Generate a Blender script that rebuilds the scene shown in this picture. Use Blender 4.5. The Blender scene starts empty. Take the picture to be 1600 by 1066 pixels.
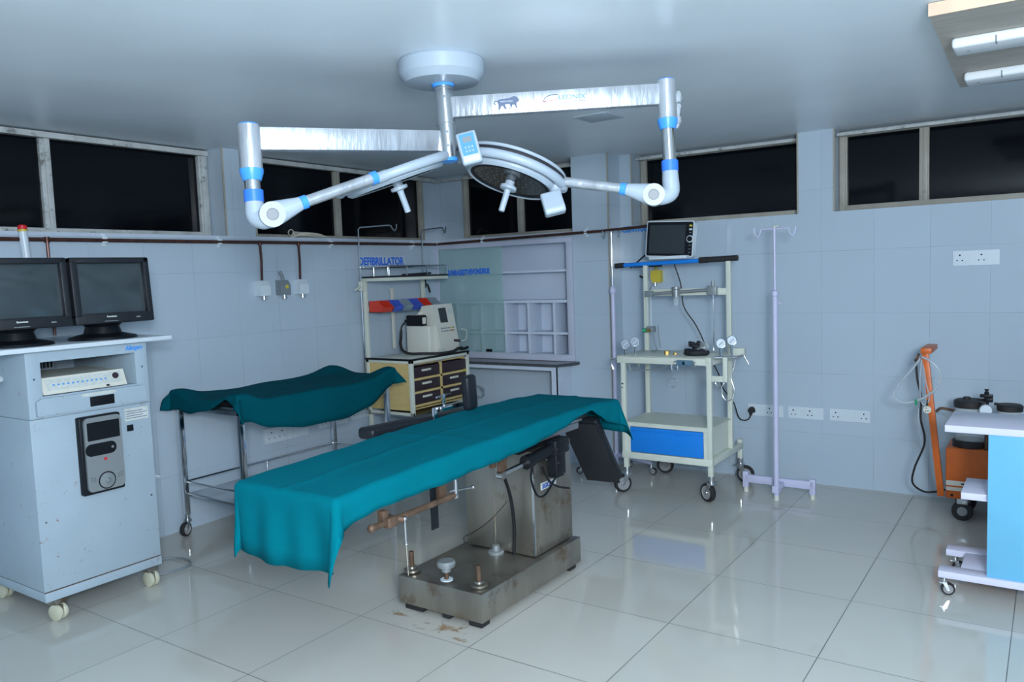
import bpy, bmesh, math, random
from mathutils import Vector, Matrix
random.seed(7)
scene = bpy.context.scene
COL = scene.collection
PI = math.pi
V = Vector

# ------------------------------------------------------------------ camera
def cam_basis(a, b, c):
    f = V((math.sin(a)*math.cos(b), math.cos(a)*math.cos(b), math.sin(b)))
    r = V((math.cos(a), -math.sin(a), 0)); u = r.cross(f)
    return r*math.cos(c)+u*math.sin(c), u*math.cos(c)-r*math.sin(c), f
CR, CU, CF = cam_basis(-.6004, -.0837, -.0358)
cd = bpy.data.cameras.new('camera'); cam = bpy.data.objects.new('camera', cd); COL.objects.link(cam)
m = Matrix((CR, CU, -CF)).transposed().to_4x4(); m.translation = V((4.373, -5.501, 1.485))
cam.matrix_world = m
cd.sensor_width = 36; cd.lens = 28.02; cd.clip_start = .05
scene.camera = cam

# ------------------------------------------------------------------ light
w = bpy.data.worlds.new('night'); scene.world = w; w.use_nodes = True
w.node_tree.nodes['Background'].inputs[0].default_value = (.05, .08, .14, 1)
w.node_tree.nodes['Background'].inputs[1].default_value = .15
scene.view_settings.view_transform = 'Standard'
scene.view_settings.look = 'None'
scene.view_settings.gamma = 1
scene.view_settings.exposure = -0.16
scene.view_settings.use_curve_mapping = False
def area(name, loc, target, sx, sy, power, col):
    l = bpy.data.lights.new(name, 'AREA'); l.shape = 'RECTANGLE'; l.size = sx; l.size_y = sy
    l.energy = power; l.color = col
    o = bpy.data.objects.new(name, l); COL.objects.link(o); o.location = loc
    o.rotation_euler = (V(target)-V(loc)).to_track_quat('-Z', 'Y').to_euler()
    return o
area('flash_light', (4.85, -5.75, 1.95), (2.0, -2.0, 1.55), .22, .16, 29, (.83, .92, 1))
area('ceiling_bounce', (4.75, -5.2, 2.25), (3.2, -3.6, 0), 1.3, 1.6, 78, (.84, .92, 1))
area('ceiling_fill', (5.0, -5.9, 1.75), (3.0, -3.3, 2.35), .6, .5, 138, (.84, .92, 1))  # added unseen fill light, aimed up to brighten the ceiling

# ------------------------------------------------------------------ materials
def newmat(name):
    mt = bpy.data.materials.new(name); mt.use_nodes = True
    nt = mt.node_tree; return mt, nt, nt.nodes['Principled BSDF'], nt.nodes, nt.links
def mat(name, col, rough=.5, metal=0, var=0, vscale=6, bump=0, bscale=40, spec=.5, stain=None, stain_amt=.5, stain_scale=5, coat=0, emit=None, alpha=1, trans=0, ior=1.45, aniso_stretch=None):
    mt, nt, b, N, L = newmat(name)
    b.inputs['Base Color'].default_value = (*col, 1); b.inputs['Roughness'].default_value = rough
    b.inputs['Metallic'].default_value = metal; b.inputs['Specular IOR Level'].default_value = spec
    b.inputs['Coat Weight'].default_value = coat; b.inputs['Alpha'].default_value = alpha
    b.inputs['Transmission Weight'].default_value = trans; b.inputs['IOR'].default_value = ior
    if emit: b.inputs['Emission Color'].default_value = (*emit[:3], 1); b.inputs['Emission Strength'].default_value = emit[3]
    geo = N.new('ShaderNodeNewGeometry')
    src = geo.outputs['Position']
    if aniso_stretch:
        mp = N.new('ShaderNodeMapping'); mp.inputs['Scale'].default_value = aniso_stretch
        L.new(src, mp.inputs['Vector']); src2 = mp.outputs[0]
    else: src2 = src
    out = None
    if var or stain:
        mix = N.new('ShaderNodeMix'); mix.data_type = 'RGBA'
        n = N.new('ShaderNodeTexNoise'); n.inputs['Scale'].default_value = vscale; n.inputs['Detail'].default_value = 6
        L.new(src2, n.inputs['Vector'])
        r = N.new('ShaderNodeMapRange'); r.inputs[1].default_value = .3; r.inputs[2].default_value = .7
        L.new(n.outputs['Fac'], r.inputs[0]); L.new(r.outputs[0], mix.inputs[0])
        mix.inputs[6].default_value = (*[c*(1-var) for c in col], 1); mix.inputs[7].default_value = (*[min(1, c*(1+var)) for c in col], 1)
        out = mix.outputs[2]
    if stain:
        n2 = N.new('ShaderNodeTexNoise'); n2.inputs['Scale'].default_value = stain_scale; n2.inputs['Detail'].default_value = 9; n2.inputs['Roughness'].default_value = .7
        L.new(src, n2.inputs['Vector'])
        r2 = N.new('ShaderNodeMapRange'); r2.inputs[1].default_value = 1-stain_amt; r2.inputs[2].default_value = 1-stain_amt+.12
        L.new(n2.outputs['Fac'], r2.inputs[0])
        mx = N.new('ShaderNodeMix'); mx.data_type = 'RGBA'; L.new(r2.outputs[0], mx.inputs[0]); L.new(out, mx.inputs[6]); mx.inputs[7].default_value = (*stain, 1)
        out = mx.outputs[2]
    if out: L.new(out, b.inputs['Base Color'])
    if bump:
        n3 = N.new('ShaderNodeTexNoise'); n3.inputs['Scale'].default_value = bscale; n3.inputs['Detail'].default_value = 4
        L.new(src2, n3.inputs['Vector'])
        bp = N.new('ShaderNodeBump'); bp.inputs['Strength'].default_value = bump; bp.inputs['Distance'].default_value = .01
        L.new(n3.outputs['Fac'], bp.inputs['Height']); L.new(bp.outputs[0], b.inputs['Normal'])
    return mt

def tiled(name, col, grout, axes, size, off, width, rough, var=.03, spec=.5, dirt=None, gmin=.35):
    """tile joints from world position; axes = two of 0,1,2 (None = no joints along it)"""
    mt, nt, b, N, L = newmat(name)
    geo = N.new('ShaderNodeNewGeometry'); sep = N.new('ShaderNodeSeparateXYZ'); L.new(geo.outputs['Position'], sep.inputs[0])
    def M(op, a, bb=None):
        n = N.new('ShaderNodeMath'); n.operation = op
        for i, v in enumerate((a, bb)):
            if v is None: continue
            if isinstance(v, (int, float)): n.inputs[i].default_value = v
            else: L.new(v, n.inputs[i])
        return n.outputs[0]
    masks = []; cells = []
    for ax, s, o in zip(axes, size, off):
        if ax is None: continue
        t = M('DIVIDE', M('SUBTRACT', sep.outputs[ax], o), s)
        fr = M('FRACT', t); cells.append(M('FLOOR', t))
        d = M('MULTIPLY', M('MINIMUM', fr, M('SUBTRACT', 1.0, fr)), s)
        masks.append(M('LESS_THAN', d, width/2))
    mk = masks[0]
    for q in masks[1:]: mk = M('MAXIMUM', mk, q)
    cv = N.new('ShaderNodeCombineXYZ')
    for i, q in enumerate(cells): L.new(q, cv.inputs[i])
    wn = N.new('ShaderNodeTexWhiteNoise'); L.new(cv.outputs[0], wn.inputs['Vector'])
    nz = N.new('ShaderNodeTexNoise'); nz.inputs['Scale'].default_value = 2.2; nz.inputs['Detail'].default_value = 5; L.new(geo.outputs['Position'], nz.inputs['Vector'])
    f = M('ADD', M('MULTIPLY', M('SUBTRACT', wn.outputs['Value'], .5), var), M('MULTIPLY', M('SUBTRACT', nz.outputs['Fac'], .5), var*2))
    hs = N.new('ShaderNodeHueSaturation'); hs.inputs['Color'].default_value = (*col, 1); L.new(M('ADD', 1.0, f), hs.inputs['Value'])
    c = hs.outputs[0]
    if dirt:
        n2 = N.new('ShaderNodeTexNoise'); n2.inputs['Scale'].default_value = dirt[1]; n2.inputs['Detail'].default_value = 8; L.new(geo.outputs['Position'], n2.inputs['Vector'])
        r2 = N.new('ShaderNodeMapRange'); r2.inputs[1].default_value = dirt[2]; r2.inputs[2].default_value = dirt[2]+.15; r2.inputs[4].default_value = dirt[3]; L.new(n2.outputs['Fac'], r2.inputs[0])
        md = N.new('ShaderNodeMix'); md.data_type = 'RGBA'; L.new(r2.outputs[0], md.inputs[0]); L.new(c, md.inputs[6]); md.inputs[7].default_value = (*dirt[0], 1); c = md.outputs[2]
    # grout visibility varies along the joint
    n4 = N.new('ShaderNodeTexNoise'); n4.inputs['Scale'].default_value = 3.5; L.new(geo.outputs['Position'], n4.inputs['Vector'])
    r4 = N.new('ShaderNodeMapRange'); r4.inputs[1].default_value = .35; r4.inputs[2].default_value = .65; r4.inputs[3].default_value = gmin; L.new(n4.outputs['Fac'], r4.inputs[0])
    mx = N.new('ShaderNodeMix'); mx.data_type = 'RGBA'; L.new(M('MULTIPLY', mk, r4.outputs[0]), mx.inputs[0]); L.new(c, mx.inputs[6]); mx.inputs[7].default_value = (*grout, 1)
    L.new(mx.outputs[2], b.inputs['Base Color'])
    L.new(M('ADD', rough, M('MULTIPLY', mk, .4)), b.inputs['Roughness']); b.inputs['Specular IOR Level'].default_value = spec
    return mt

WALLC = (.45, .55, .645); GR = (.26, .30, .35)
M_ = {}
M_['tileL'] = tiled('wall_tile_left', WALLC, GR, (1, 2), (.3182, .4045), (-2.860, .3472), .0022, .11)
M_['tileB'] = tiled('wall_tile_back', WALLC, GR, (0, 2), (.3190, .4045), (2.775, .3472), .0022, .11)
M_['tileC'] = tiled('wall_tile_column', WALLC, GR, (None, 2), (.3, .4045), (0, .3472), .0022, .11)
M_['floor'] = tiled('floor_tile', (.55, .545, .50), (.11, .11, .10), (0, 1), (.6, .6), (.0517, -.081), .0035, .07, var=.05, spec=.6, gmin=.8, dirt=((.42, .38, .32), 3.1, .66, .35))
M_['ceil'] = mat('ceiling_paint', (.76, .85, .92), .36, var=.05, vscale=1.5, bump=.02, bscale=3)
M_['ledge'] = mat('ledge_tile', (.50, .58, .69), .25, var=.06)
M_['white'] = mat('white_enamel', (.62, .69, .74), .32, var=.03)
M_['cabw'] = mat('cabinet_white', (.36, .455, .53), .38, var=.03, stain=(.24, .10, .05), stain_amt=.385, stain_scale=30)
M_['whitep'] = mat('white_plastic', (.62, .71, .78), .3)
M_['cream'] = mat('cream_enamel', (.64, .68, .60), .4, var=.04)
M_['ivory'] = mat('ivory_plastic', (.66, .67, .60), .4)
M_['lilac'] = mat('lilac_enamel', (.55, .56, .76), .35, var=.03)
M_['black'] = mat('black_plastic', (.008, .010, .014), .4, spec=.25)
M_['blackm'] = mat('black_matte', (.018, .02, .026), .6)
M_['crt'] = mat('monitor_case', (.013, .016, .022), .45, bump=.05, bscale=300)
M_['screen'] = mat('screen_glass', (.045, .062, .072), .12, spec=.8)
M_['lcd'] = mat('lcd_glass', (.03, .04, .048), .25)
M_['vinyl'] = mat('black_vinyl', (.015, .018, .025), .36, spec=.35, bump=.08, bscale=60)
M_['steel'] = mat('brushed_steel', (.37, .345, .30), .34, metal=.9, var=.22, vscale=7, stain=(.22, .155, .10), stain_amt=.44, stain_scale=6, bump=.03, bscale=30, aniso_stretch=(1, 1, .2))
M_['steelc'] = mat('clean_steel', (.62, .64, .66), .25, metal=1, var=.08)
M_['film'] = mat('film_wrapped_steel', (.60, .64, .69), .30, metal=.7, var=.22, vscale=9, bump=.35, bscale=26, aniso_stretch=(1.5, 1.5, .35))
M_['chrome'] = mat('chrome', (.72, .74, .76), .1, metal=1)
M_['alu'] = mat('window_frame_paint', (.37, .36, .31), .5, var=.1, vscale=9, stain=(.16, .15, .13), stain_amt=.4, stain_scale=14)
M_['aluW'] = mat('weathered_frame_paint', (.46, .49, .49), .55, var=.15, vscale=12, stain=(.12, .12, .11), stain_amt=.45, stain_scale=18)
M_['pane'] = mat('night_pane', (.002, .003, .005), .08, spec=.35, bump=.03, bscale=5)  # opaque near-black: the night outside is put into the pane colour
M_['copper'] = mat('copper_pipe', (.085, .038, .03), .35, metal=.4, var=.3, vscale=20)
M_['rust'] = mat('rusty_bar', (.12, .075, .05), .55, metal=.3, var=.3, vscale=25)
M_['blue'] = mat('blue_ring', (.04, .20, .80), .35)
M_['blue2'] = mat('light_blue_ring', (.06, .32, .86), .35)
M_['teal'] = mat('teal_cloth', (.0, .140, .185), .9, spec=.06, var=.05, vscale=3, bump=.15, bscale=18)
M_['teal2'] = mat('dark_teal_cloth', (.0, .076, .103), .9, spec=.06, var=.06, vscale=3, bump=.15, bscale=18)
M_['drawblue'] = mat('blue_drawer_paint', (.01, .22, .75), .3)
M_['panelblue'] = mat('sky_blue_laminate', (.15, .47, .70), .4, var=.03, stain=(.08, .30, .45), stain_amt=.3, stain_scale=20)
M_['orange'] = mat('orange_enamel', (.60, .125, .015), .4, var=.12, vscale=12, stain=(.12, .05, .03), stain_amt=.33, stain_scale=20)
M_['wood'] = mat('light_cane_panel', (.62, .47, .20), .6, var=.08, aniso_stretch=(1, 1, 6))
M_['maroon'] = mat('dark_drawer', (.035, .022, .028), .4)
M_['granite'] = mat('dark_granite', (.06, .07, .08), .2, var=.4, vscale=80)
M_['glassG'] = mat('green_glass', (.42, .68, .66), .06, alpha=.30)
M_['glassC'] = mat('clear_glass', (.8, .9, .92), .05, alpha=.22)
M_['shelfw'] = mat('cabinet_laminate', (.56, .64, .76), .4, var=.02)
M_['lilw'] = mat('cabinet_frame_laminate', (.50, .54, .66), .35, var=.03)
M_['binr'] = mat('red_bin_plastic', (.62, .04, .02), .35)
M_['binb'] = mat('blue_bin_plastic', (.06, .12, .55), .35)
M_['bing'] = mat('grey_bin_plastic', (.24, .32, .38), .35)
M_['rubber'] = mat('black_rubber', (.02, .02, .022), .6)
M_['wheelg'] = mat('grey_wheel', (.30, .31, .32), .45)
M_['wheelc'] = mat('cream_wheel', (.55, .55, .42), .5, var=.1)
M_['txtblue'] = mat('blue_lettering', (.01, .16, .78), .5)
M_['txtdark'] = mat('navy_lettering', (.02, .07, .40), .5)
M_['paper'] = mat('paper_label', (.55, .60, .58), .7, var=.1, vscale=60)
M_['ply'] = mat('plywood', (.42, .39, .34), .6, var=.12, vscale=8, aniso_stretch=(1, 5, 1))
M_['plylit'] = mat('flashlit_ply_edge', (.70, .52, .38), .6, var=.1)  # paler peach than the board: flash light on this side put into the colour
M_['batten'] = mat('tube_batten', (.80, .86, .90), .35)
M_['yellow'] = mat('yellow_plastic', (.62, .50, .06), .45)
M_['greyp'] = mat('grey_plastic', (.20, .24, .27), .45)
M_['silver'] = mat('silver_plastic', (.30, .335, .35), .38, metal=.4)
M_['red'] = mat('red_plastic', (.65, .02, .03), .4)
M_['green'] = mat('green_plastic', (.02, .3, .15), .4)
M_['brass'] = mat('brass', (.55, .38, .12), .3, metal=.9)
M_['rope'] = mat('pale_cord', (.62, .60, .50), .7)
M_['tube'] = mat('clear_tubing', (.55, .62, .68), .2, alpha=.6)
M_['hose'] = mat('corrugated_hose', (.42, .45, .40), .5)
M_['inklogo'] = mat('dark_print', (.10, .14, .24), .5)
M_['panelkb'] = mat('keypad_blue', (.10, .32, .70), .4)

# ------------------------------------------------------------------ mesh builder
def frame_from(axis):
    a = V(axis).normalized(); t = V((0, 0, 1)) if abs(a.z) < .9 else V((1, 0, 0))
    u = t.cross(a).normalized(); return u, a.cross(u).normalized(), a
class MB:
    def __init__(s): s.bm = bmesh.new(); s.flip = False
    def obox(s, c, size, R=None, bev=0, seg=2):
        R = R or Matrix.Identity(3); t = bmesh.new()
        bmesh.ops.create_cube(t, size=1)
        for v in t.verts: v.co = V((v.co.x*size[0], v.co.y*size[1], v.co.z*size[2]))
        if bev: bmesh.ops.bevel(t, geom=t.edges[:], offset=min(bev, min(size)*.49), segments=seg, affect='EDGES', profile=.5)
        for v in t.verts: v.co = R @ v.co + V(c)
        s._merge(t); return s
    def box(s, x0, x1, y0, y1, z0, z1, bev=0, seg=2):
        return s.obox(((x0+x1)/2, (y0+y1)/2, (z0+z1)/2), (abs(x1-x0), abs(y1-y0), abs(z1-z0)), None, bev, seg)
    def _merge(s, t):
        mp = {}
        for v in t.verts: mp[v] = s.bm.verts.new(v.co)
        for f in t.faces:
            try: s.bm.faces.new([mp[v] for v in f.verts])
            except ValueError: pass
        t.free()
    def lathe(s, prof, o, axis=(0, 0, 1), seg=24, a0=0, a1=None):
        u, v, a = frame_from(axis); o = V(o); full = a1 is None
        n = seg if full else seg+1; A1 = 2*PI if full else a1
        rings = []
        for r, h in prof:
            if r < 1e-6: rings.append([s.bm.verts.new(o+a*h)]); continue
            rings.append([s.bm.verts.new(o+a*h+(u*math.cos(a0+(A1-a0)*i/seg)+v*math.sin(a0+(A1-a0)*i/seg))*r) for i in range(n)])
        for A, B in zip(rings, rings[1:]):
            for i in range(seg):
                j = (i+1) % n if full else i+1
                try:
                    if len(A) == 1 and len(B) == 1: continue
                    if len(A) == 1: s.bm.faces.new([A[0], B[j], B[i]][::-1])
                    elif len(B) == 1: s.bm.faces.new([A[i], A[j], B[0]])
                    else: s.bm.faces.new([A[i], A[j], B[j], B[i]])
                except ValueError: pass
        return s
    def cyl(s, p0, p1, r, r1=None, seg=16, cap=True):
        p0 = V(p0); p1 = V(p1); h = (p1-p0).length; r1 = r if r1 is None else r1
        prof = [(r, 0), (r1, h)]
        if cap: prof = [(0, 0)]+prof+[(0, h)]
        return s.lathe(prof, p0, p1-p0, seg)
    def tube(s, pts, r, seg=8, smooth=0, closed=False):
        P = [V(p) for p in pts]
        if smooth:
            Q = []; n = len(P); rng = n if closed else n-1
            for i in range(rng):
                p0 = P[(i-1) % n] if closed or i > 0 else P[0]*2-P[1]
                p1 = P[i]; p2 = P[(i+1) % n]
                p3 = P[(i+2) % n] if closed or i+2 < n else P[-1]*2-P[-2]
                for k in range(smooth):
                    t = k/smooth
                    Q.append(.5*((2*p1)+(p2-p0)*t+(2*p0-5*p1+4*p2-p3)*t*t+(3*p1-p0-3*p2+p3)*t**3))
            if not closed: Q.append(P[-1])
            P = Q
        rings = []; n = len(P); pu = None
        for i, p in enumerate(P):
            if closed: d = P[(i+1) % n]-P[i-1]
            else: d = P[min(i+1, n-1)]-P[max(i-1, 0)]
            d = d.normalized() if d.length > 1e-9 else V((0, 0, 1))
            if pu is None: pu = frame_from(d)[0]
            pu = (pu-d*pu.dot(d));  pu = pu.normalized() if pu.length > 1e-6 else frame_from(d)[0]
            v = d.cross(pu); rr = r(i/(n-1)) if callable(r) else r
            rings.append([s.bm.verts.new(p+(pu*math.cos(2*PI*k/seg)+v*math.sin(2*PI*k/seg))*rr) for k in range(seg)])
        R2 = list(zip(rings, rings[1:]))+([(rings[-1], rings[0])] if closed else [])
        for A, B in R2:
            for k in range(seg):
                s.bm.faces.new([A[k], A[(k+1) % seg], B[(k+1) % seg], B[k]])
        if not closed:
            s.bm.faces.new(rings[0][::-1]); s.bm.faces.new(rings[-1])
        return s
    def prism(s, poly, o, u, v, depth):
        o = V(o); u = V(u); v = V(v); n = u.cross(v).normalized()*depth
        A = [s.bm.verts.new(o+u*x+v*y) for x, y in poly]; B = [s.bm.verts.new(o+u*x+v*y+n) for x, y in poly]
        s.bm.faces.new(A[::-1]); s.bm.faces.new(B)
        k = len(poly)
        for i in range(k): s.bm.faces.new([A[i], A[(i+1) % k], B[(i+1) % k], B[i]])
        return s
    def ball(s, c, r, sc=(1, 1, 1), seg=16):
        t = bmesh.new(); bmesh.ops.create_uvsphere(t, u_segments=seg, v_segments=seg//2+2, radius=r)
        for v in t.verts: v.co = V((v.co.x*sc[0], v.co.y*sc[1], v.co.z*sc[2]))+V(c)
        s._merge(t); return s
    def grid(s, fn, nu, nv):
        g = [[s.bm.verts.new(fn(i/nu, j/nv)) for j in range(nv+1)] for i in range(nu+1)]
        for i in range(nu):
            for j in range(nv): s.bm.faces.new([g[i][j], g[i+1][j], g[i+1][j+1], g[i][j+1]])
        return s
    def build(s, name, material, parent=None, sharp=.6):
        bm = s.bm
        bmesh.ops.recalc_face_normals(bm, faces=bm.faces)
        for f in bm.faces: f.smooth = True
        for e in bm.edges:
            if len(e.link_faces) == 2 and e.calc_face_angle(0) > sharp: e.smooth = False
        off = V((0, 0, 0)); q = parent
        while q is not None: off += q.location; q = q.parent
        if parent is not None:
            for v in bm.verts: v.co -= off
        me = bpy.data.meshes.new(name); bm.to_mesh(me); bm.free()
        o = bpy.data.objects.new(name, me); COL.objects.link(o)
        me.materials.append(M_[material])
        if parent is not None: o.parent = parent
        return o
def build_each(mb, name, material, parent):
    """one object per loose piece"""
    bm = mb.bm; seen = set(); out = []
    for v0 in bm.verts:
        if v0 in seen: continue
        isl = [v0]; seen.add(v0); k = 0
        while k < len(isl):
            for e in isl[k].link_edges:
                o = e.other_vert(isl[k])
                if o not in seen: seen.add(o); isl.append(o)
            k += 1
        q = MB(); mp = {v: q.bm.verts.new(v.co) for v in isl}; fs = set(f for v in isl for f in v.link_faces)
        for f in fs: q.bm.faces.new([mp[v] for v in f.verts])
        out.append(q.build(name, material, parent))
    bm.free(); return out
def tag(o, label, cat, group=None):
    o['label'] = label; o['category'] = cat
    if group: o['group'] = group
    return o
def thing(name, label, cat, loc, group=None):
    o = bpy.data.objects.new(name, None); COL.objects.link(o); o.location = loc; o.empty_display_size = .1
    return tag(o, label, cat, group)
def struct(o): o['kind'] = 'structure'; return o
def rooted(mb, name, material, loc):
    """one-mesh top-level thing with its origin at loc"""
    for v in mb.bm.verts: v.co -= V(loc)
    o = mb.build(name, material); o.location = loc; return o
def text(name, body, size, o, u, v, material, parent, depth=.0008, bold=0., width=None, shear=0, align='LEFT'):
    cu = bpy.data.curves.new(name, 'FONT'); cu.body = body; cu.size = size; cu.extrude = depth; cu.offset = bold; cu.shear = shear; cu.align_x = align
    t = bpy.data.objects.new('t', cu); COL.objects.link(t); bpy.context.view_layer.update()
    dg = bpy.context.evaluated_depsgraph_get(); me = bpy.data.meshes.new_from_object(t.evaluated_get(dg))
    bpy.data.objects.remove(t); bpy.data.curves.remove(cu)
    xs = [q.co.x for q in me.vertices]; sx = 1
    if width: sx = width/(max(xs)-min(xs))
    u = V(u).normalized(); v = V(v).normalized(); n = u.cross(v)
    off = V((0, 0, 0)); q = parent
    while q is not None: off += q.location; q = q.parent
    for q in me.vertices: c = q.co.copy(); q.co = V(o)+u*c.x*sx+v*c.y+n*c.z-off
    me.name = name; me.materials.clear(); me.materials.append(M_[material])
    ob = bpy.data.objects.new(name, me); COL.objects.link(ob)
    if parent is not None: ob.parent = parent
    return ob
def copy_tree(o, parent=None):
    c = o.copy(); COL.objects.link(c)
    if parent is not None: c.parent = parent
    for ch in list(o.children): copy_tree(ch, c)
    return c

# ------------------------------------------------------------------ room shell
X1, Y0, H = 5.7, -7.6, 2.345
struct(MB().box(-.4, X1+.1, Y0-.1, .4, -.08, 0).build('floor', 'floor'))
struct(MB().box(-.4, X1+.1, Y0-.1, .4, H, H+.1).build('ceiling', 'ceil'))
wl = MB().box(-.4, 0, Y0, .2, 0, 1.785)
wl.box(-.4, -.20, Y0, .2, 1.785, H)
wl.box(-.20, 0, -2.285, -2.055, 1.785, H); wl.box(-.2, 0, Y0, -4.9, 1.785, H)
wl.box(-.20, -.17, -.17, 0.02, 1.785, H)
struct(wl.build('wall_left', 'tileL'))
wb = MB()
# niche wall (holds the wall cabinet) in front, tiled wall right of the column
wb.box(0, 1.335, -.2, .02, 0, .80); wb.box(0, 1.335, -.2, .02, 1.75, 1.785); wb.box(0, 1.335, 0.0, .4, .8, 1.785)
wb.box(-.2, .17, .0, .4, 1.785, H); wb.box(.16, 1.335, .03, .4, 1.785, H)
wb.box(0, .02, -.2, .0, .8, 1.75); wb.box(1.325, 1.335, -.2, 0, .8, 1.75)
wb.box(1.64, X1, 0, .4, 0, 1.815)
wb.box(1.64, 1.737, 0, .4, 1.815, H); wb.box(2.945, 3.172, 0, .4, 1.815, H); wb.box(5.2, X1, 0, .4, 1.815, H)
wb.box(1.64, X1, .20, .4, 1.815, H)
struct(wb.build('wall_back', 'tileB'))
struct(MB().box(1.335, 1.64, -.2, .1, 0, H).build('wall_column', 'tileC'))
struct(MB().box(X1, X1+.1, Y0, .4, 0, H).build('wall_right', 'tileL'))
struct(MB().box(-.4, X1, Y0-.1, Y0, 0, H).build('wall_front', 'tileB'))
# corner beads and ledge lips
t = MB()
for y in (-2.285, -2.055): t.box(-.003, .004, y-.006, y+.006, 1.785, H)
for x in (1.737, 2.945, 3.172): t.box(x-.005, x+.005, -.004, .003, 1.815, H)
t.box(1.634, 1.645, -.204, -.195, 0, H)
struct(t.build('trim_1', 'alu'))
t = MB().box(0, .008, Y0, -.2, 1.772, 1.792).box(0, 1.335, -.208, -.2, 1.772, 1.792)
struct(t.build('trim_2', 'ledge'))
# gap above the window heads, with its rail
t = MB().box(-.19, -.12, -4.9, -2.30, 2.305, 2.335).box(-.19, -.12, -2.04, -.02, 2.305, 2.335).box(-.15, 1.33, -.05, -.02, 2.300, 2.320)
t.box(1.75, 2.94, .05, .075, 2.30, 2.318).box(3.18, 5.2, .05, .075, 2.30, 2.318)
struct(t.build('trim_3', 'aluW'))

def window(n, plane, a0, a1, z0, z1, mull, matf, rail=.03, jw=.045):
    """plane: ('x',xv) window facing +x spanning y, or ('y',yv) facing -y spanning x"""
    e = bpy.data.objects.new('window_%d' % n, None); COL.objects.link(e); e['kind'] = 'structure'
    ax, pv = plane; sg = 1 if ax == 'x' else -1
    e.location = (pv, (a0+a1)/2, z0) if ax == 'x' else ((a0+a1)/2, pv, z0)
    def bx(mb, s0, s1, zz0, zz1, d0, d1, bev=.003):
        if ax == 'x': mb.box(pv+d0, pv+d1, s0, s1, zz0, zz1, bev)
        else: mb.box(s0, s1, pv-d1, pv-d0, zz0, zz1, bev)
    f = MB(); bx(f, a0, a1, z0, z0+rail, 0, .05); bx(f, a0, a1, z1-.03, z1, 0, .05)
    bx(f, a0, a0+jw, z0, z1, 0, .045); bx(f, a1-jw, a1, z0, z1, 0, .045)
    bx(f, a0+.004, a0+jw-.012, z0, z1, .04, .055); bx(f, a1-jw+.012, a1-.004, z0, z1, .04, .055)
    f.build('window_frame', matf, e)
    ms = [a0+jw]+list(mull)+[a1-jw]
    for q in mull:
        g = MB(); bx(g, q-.028, q+.028, z0+rail-.005, z1-.02, 0, .042); bx(g, q-.006, q+.022, z0+rail-.005, z1-.02, .04, .05); g.build('mullion', matf, e)
    for q0, q1 in zip(ms, ms[1:]):
        g = MB(); bx(g, q0+.0, q1-.0, z0+rail-.004, z1-.028, .004, .016, 0); g.build('pane', 'pane', e)
    return e
window(1, ('x', -.2), -4.9, -2.29, 1.79, 2.335, (-4.15, -3.285), 'aluW', .035, .06)
window(2, ('x', -.2), -2.05, -.17, 1.79, 2.335, (-1.16,), 'alu', .032)
window(3, ('y', .03), .16, 1.335, 1.79, 2.335, (.74,), 'alu', .035)
window(4, ('y', .2), 1.74, 2.945, 1.818, 2.335, (), 'alu', .035)
window(5, ('y', .2), 3.172, 5.2, 1.818, 2.335, (3.675, 4.45), 'alu', .04, .05)

# ------------------------------------------------------------------ casters
def caster(parent, x, y, h, r, wid, rot=0, style='steel', name='caster'):
    """fork and stem mesh with the wheel as its child; h = height of the mounting plate, wheel stands on z=0"""
    c, s = math.cos(rot), math.sin(rot)
    R = Matrix.Rotation(rot, 3, 'Z')
    P = lambda a, b, z: (x+a*c-b*s, y+a*s+b*c, z)
    f = MB(); off = r*.55
    if style == 'twin':
        f.obox(P(0, 0, h-.012), (.062, .058, .022), R, .004); f.obox(P(off*.4, 0, r+.012), (r*1.5, wid*.25, r*1.3), R, .008)
        fo = f.build(name, 'steel', parent)
        g = MB()
        for q in (-1, 1):
            g.lathe([(0, 0), (r*.5, 0), (r*.9, .002), (r, .006), (r, wid*.36), (r*.9, wid*.4), (0, wid*.4)], P(off*.4, q*wid*.05, r), (-s*q, c*q, 0), 24)
        g.build('wheel', 'wheelc', fo)
    else:
        f.cyl(P(0, 0, h), P(0, 0, 2*r+.006), r*.34, seg=14)
        f.cyl(P(0, 0, 2*r+.014), P(0, 0, 2*r), r*.52, seg=16)
        for q in (-1, 1):
            f.prism([(-r*.35, 2*r+.004), (r*.35, 2*r+.004), (off+r*.22, r*.8), (off-r*.12, r*.8)], P(0, q*(wid*.5+.002)-(.0015 if q > 0 else -.0015), 0), (c, s, 0), (0, 0, 1), .003)
        f.cyl(P(off, -wid*.62, r), P(off, wid*.62, r), r*.14, seg=10)
        f.obox(P(-r*.3, 0, 2*r-.002), (r*.9, wid*.7, .006), R, .001)
        fo = f.build(name, 'steelc', parent)
        a = V((-s, c, 0))
        w_ = wid
        g = MB().lathe([(r*.72, 0), (r*.94, .0), (r, w_*.25), (r, w_*.75), (r*.94, w_), (r*.72, w_)], V(P(off, -w_/2, r)), a, 28); g.build('tyre', 'rubber', fo)
        g = MB().lathe([(0, w_*.1), (r*.3, .0), (r*.34, w_*.15), (r*.66, w_*.15), (r*.74, 0), (r*.74, w_), (r*.66, w_*.85), (r*.34, w_*.85), (r*.3, w_), (0, w_*.9)], V(P(off, -w_/2, r)), a, 24); g.build('wheel', 'wheelg', fo)
    return fo

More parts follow.
